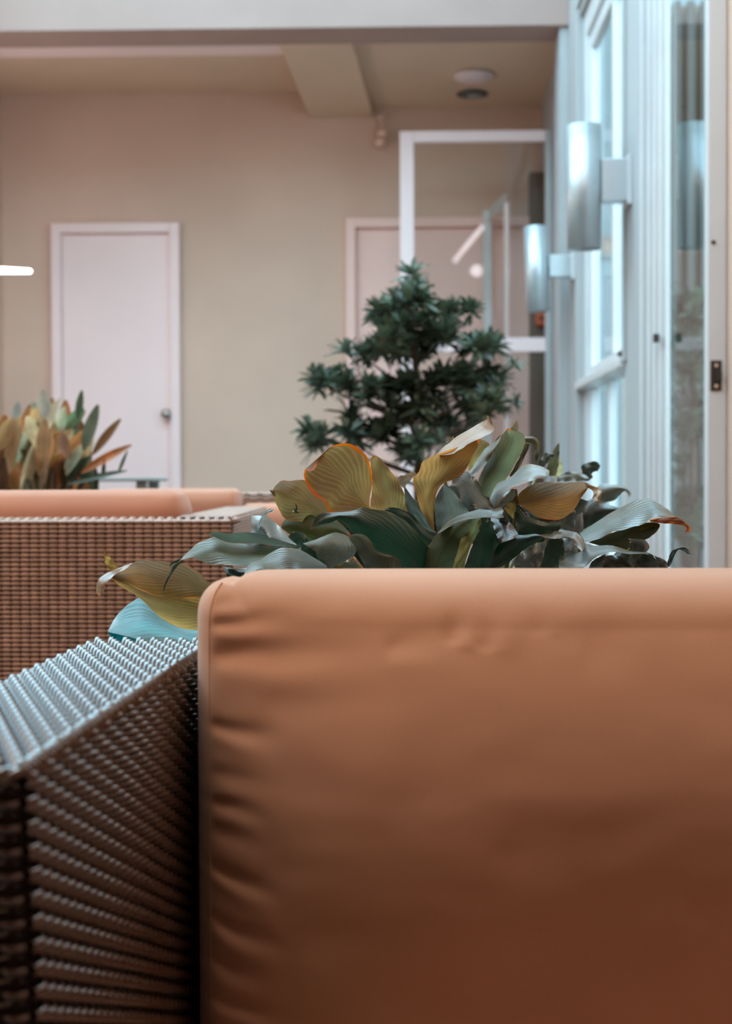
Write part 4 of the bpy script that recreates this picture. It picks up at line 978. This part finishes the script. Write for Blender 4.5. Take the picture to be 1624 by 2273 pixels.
# ---------------------------------------------------------------- croton plant on the left
CY2 = 3.75
cr_base = at(60, 1100, CY2)
cr = thing('croton_plant', 'bushy plant of upright orange and green leaves at the far left', 'plant', (cr_base.x, CY2, 0))
Lk = cr.location
def blade(base, tip, wd, face, mi, droop=.1, nseg=8):
    base, tip = V(base), V(tip); ax = tip - base; L_ = ax.length; ax.normalize()
    side = ax.cross(V(face)); side.normalize(); nrm = side.cross(ax)
    bm = bmesh.new(); uvl = bm.loops.layers.uv.new('UVMap'); rows = []
    for i in range(nseg + 1):
        t = i / nseg; w_ = wd * (sin(pi * min(1, t * .93 + .03)) ** .75); row = []
        c = base + ax * L_ * t + nrm * (-droop * L_ * (t * t - t))
        for j in range(5):
            v = j / 4; row.append((bm.verts.new(c + side * w_ * (v - .5) + nrm * (abs(v - .5) * w_ * .5)), (t, v)))
        rows.append(row)
    for i in range(nseg):
        for j in range(4):
            cc = [rows[i][j], rows[i + 1][j], rows[i + 1][j + 1], rows[i][j + 1]]
            f = bm.faces.new([x[0] for x in cc]); f.smooth = True; f.material_index = mi
            for lp, x in zip(f.loops, cc): lp[uvl].uv = x[1]
    return bm
rc_ = random.Random(21)
CC = [(.72, .45, .25), (.66, .50, .30), (.50, .26, .10), (.55, .33, .15), (.12, .17, .09), (.34, .14, .06), (.60, .42, .22), (.20, .22, .11), (.45, .17, .06), (.50, .46, .30)]
def ctop(x):
    pts = [(-80, 940), (0, 925), (60, 895), (110, 880), (165, 890), (210, 915), (240, 960)]
    for (x0, y0), (x1, y1) in zip(pts, pts[1:]):
        if x0 <= x <= x1: return y0 + (y1 - y0) * (x - x0) / (x1 - x0)
    return 960
for s in range(9):
    bx_ = -.22 + s * .05
    add('stem', tube(bmesh.new(), [(bx_ * .5, rc_.uniform(-.06, .06), .30), (bx_, rc_.uniform(-.08, .08), .78)], [.006, .004], 6), cr, M['bark'], True)
for i in range(190):
    x = rc_.uniform(-70, 215); y = ctop(x) + (rc_.random() ** 1.1) * 165
    Y = CY2 + rc_.uniform(-.10, .10); tip = at(x, y, Y); an = rc_.uniform(-.45, .45) + (x - 70) / 420
    L_ = rc_.uniform(.075, .13); b_ = tip - V((sin(an) * L_, rc_.uniform(-.02, .03), cos(an) * L_))
    o = add('leaf', blade(b_ - Lk, tip - Lk, rc_.uniform(.028, .046), (rc_.uniform(-.8, .8), -1, rc_.uniform(-.2, .5)), i % 2), cr, [M['leaftop'], M['leafund']])
    o.color = (*CC[rc_.randrange(10)], .1) if y < 1000 or rc_.random() < .35 else (*rc_.choice([(.05, .06, .03), (.12, .06, .03), (.06, .09, .05)]), .1)  # low leaves get dark tints: shade inside the bush is in their colour
for (bp_, tp_, wd, c) in [((180, 1050), (292, 988), .022, (.62, .20, .05)), ((150, 1075), (282, 1045), .014, (.06, .09, .05)), ((262, 1052), (283, 1000), .008, (.07, .09, .04)), ((205, 1010), (268, 930), .022, (.34, .16, .06)), ((172, 930), (182, 866), .018, (.07, .12, .06)), ((185, 1000), (218, 898), .030, (.13, .17, .11)),
                          ((100, 925), (95, 864), .032, (.62, .60, .50)), ((95, 1030), (100, 930), .034, (.52, .32, .16)), ((150, 1020), (135, 955), .026, (.45, .25, .15)), ((35, 930), (42, 890), .02, (.5, .5, .45)), ((90, 1090), (105, 1020), .016, (.5, .33, .2)), ((228, 1062), (232, 1020), .01, (.05, .07, .04))]:
    a = at(*bp_, CY2 - .13); b = at(*tp_, CY2 - .15)
    o = add('leaf', blade(a - Lk, b - Lk, wd, (.2, -1, .3), 0, .15), cr, [M['leaftop'], M['leafund']]); o.color = (*c, .1)
bm = bmesh.new(); box(bm, (-.45, -.18, 0), (.30, .18, .30), .01)
add('planter', bm, cr, M['pot']); add('soil', bx((-.42, -.15, .30), (.27, .15, .312)), cr, M['soil'])
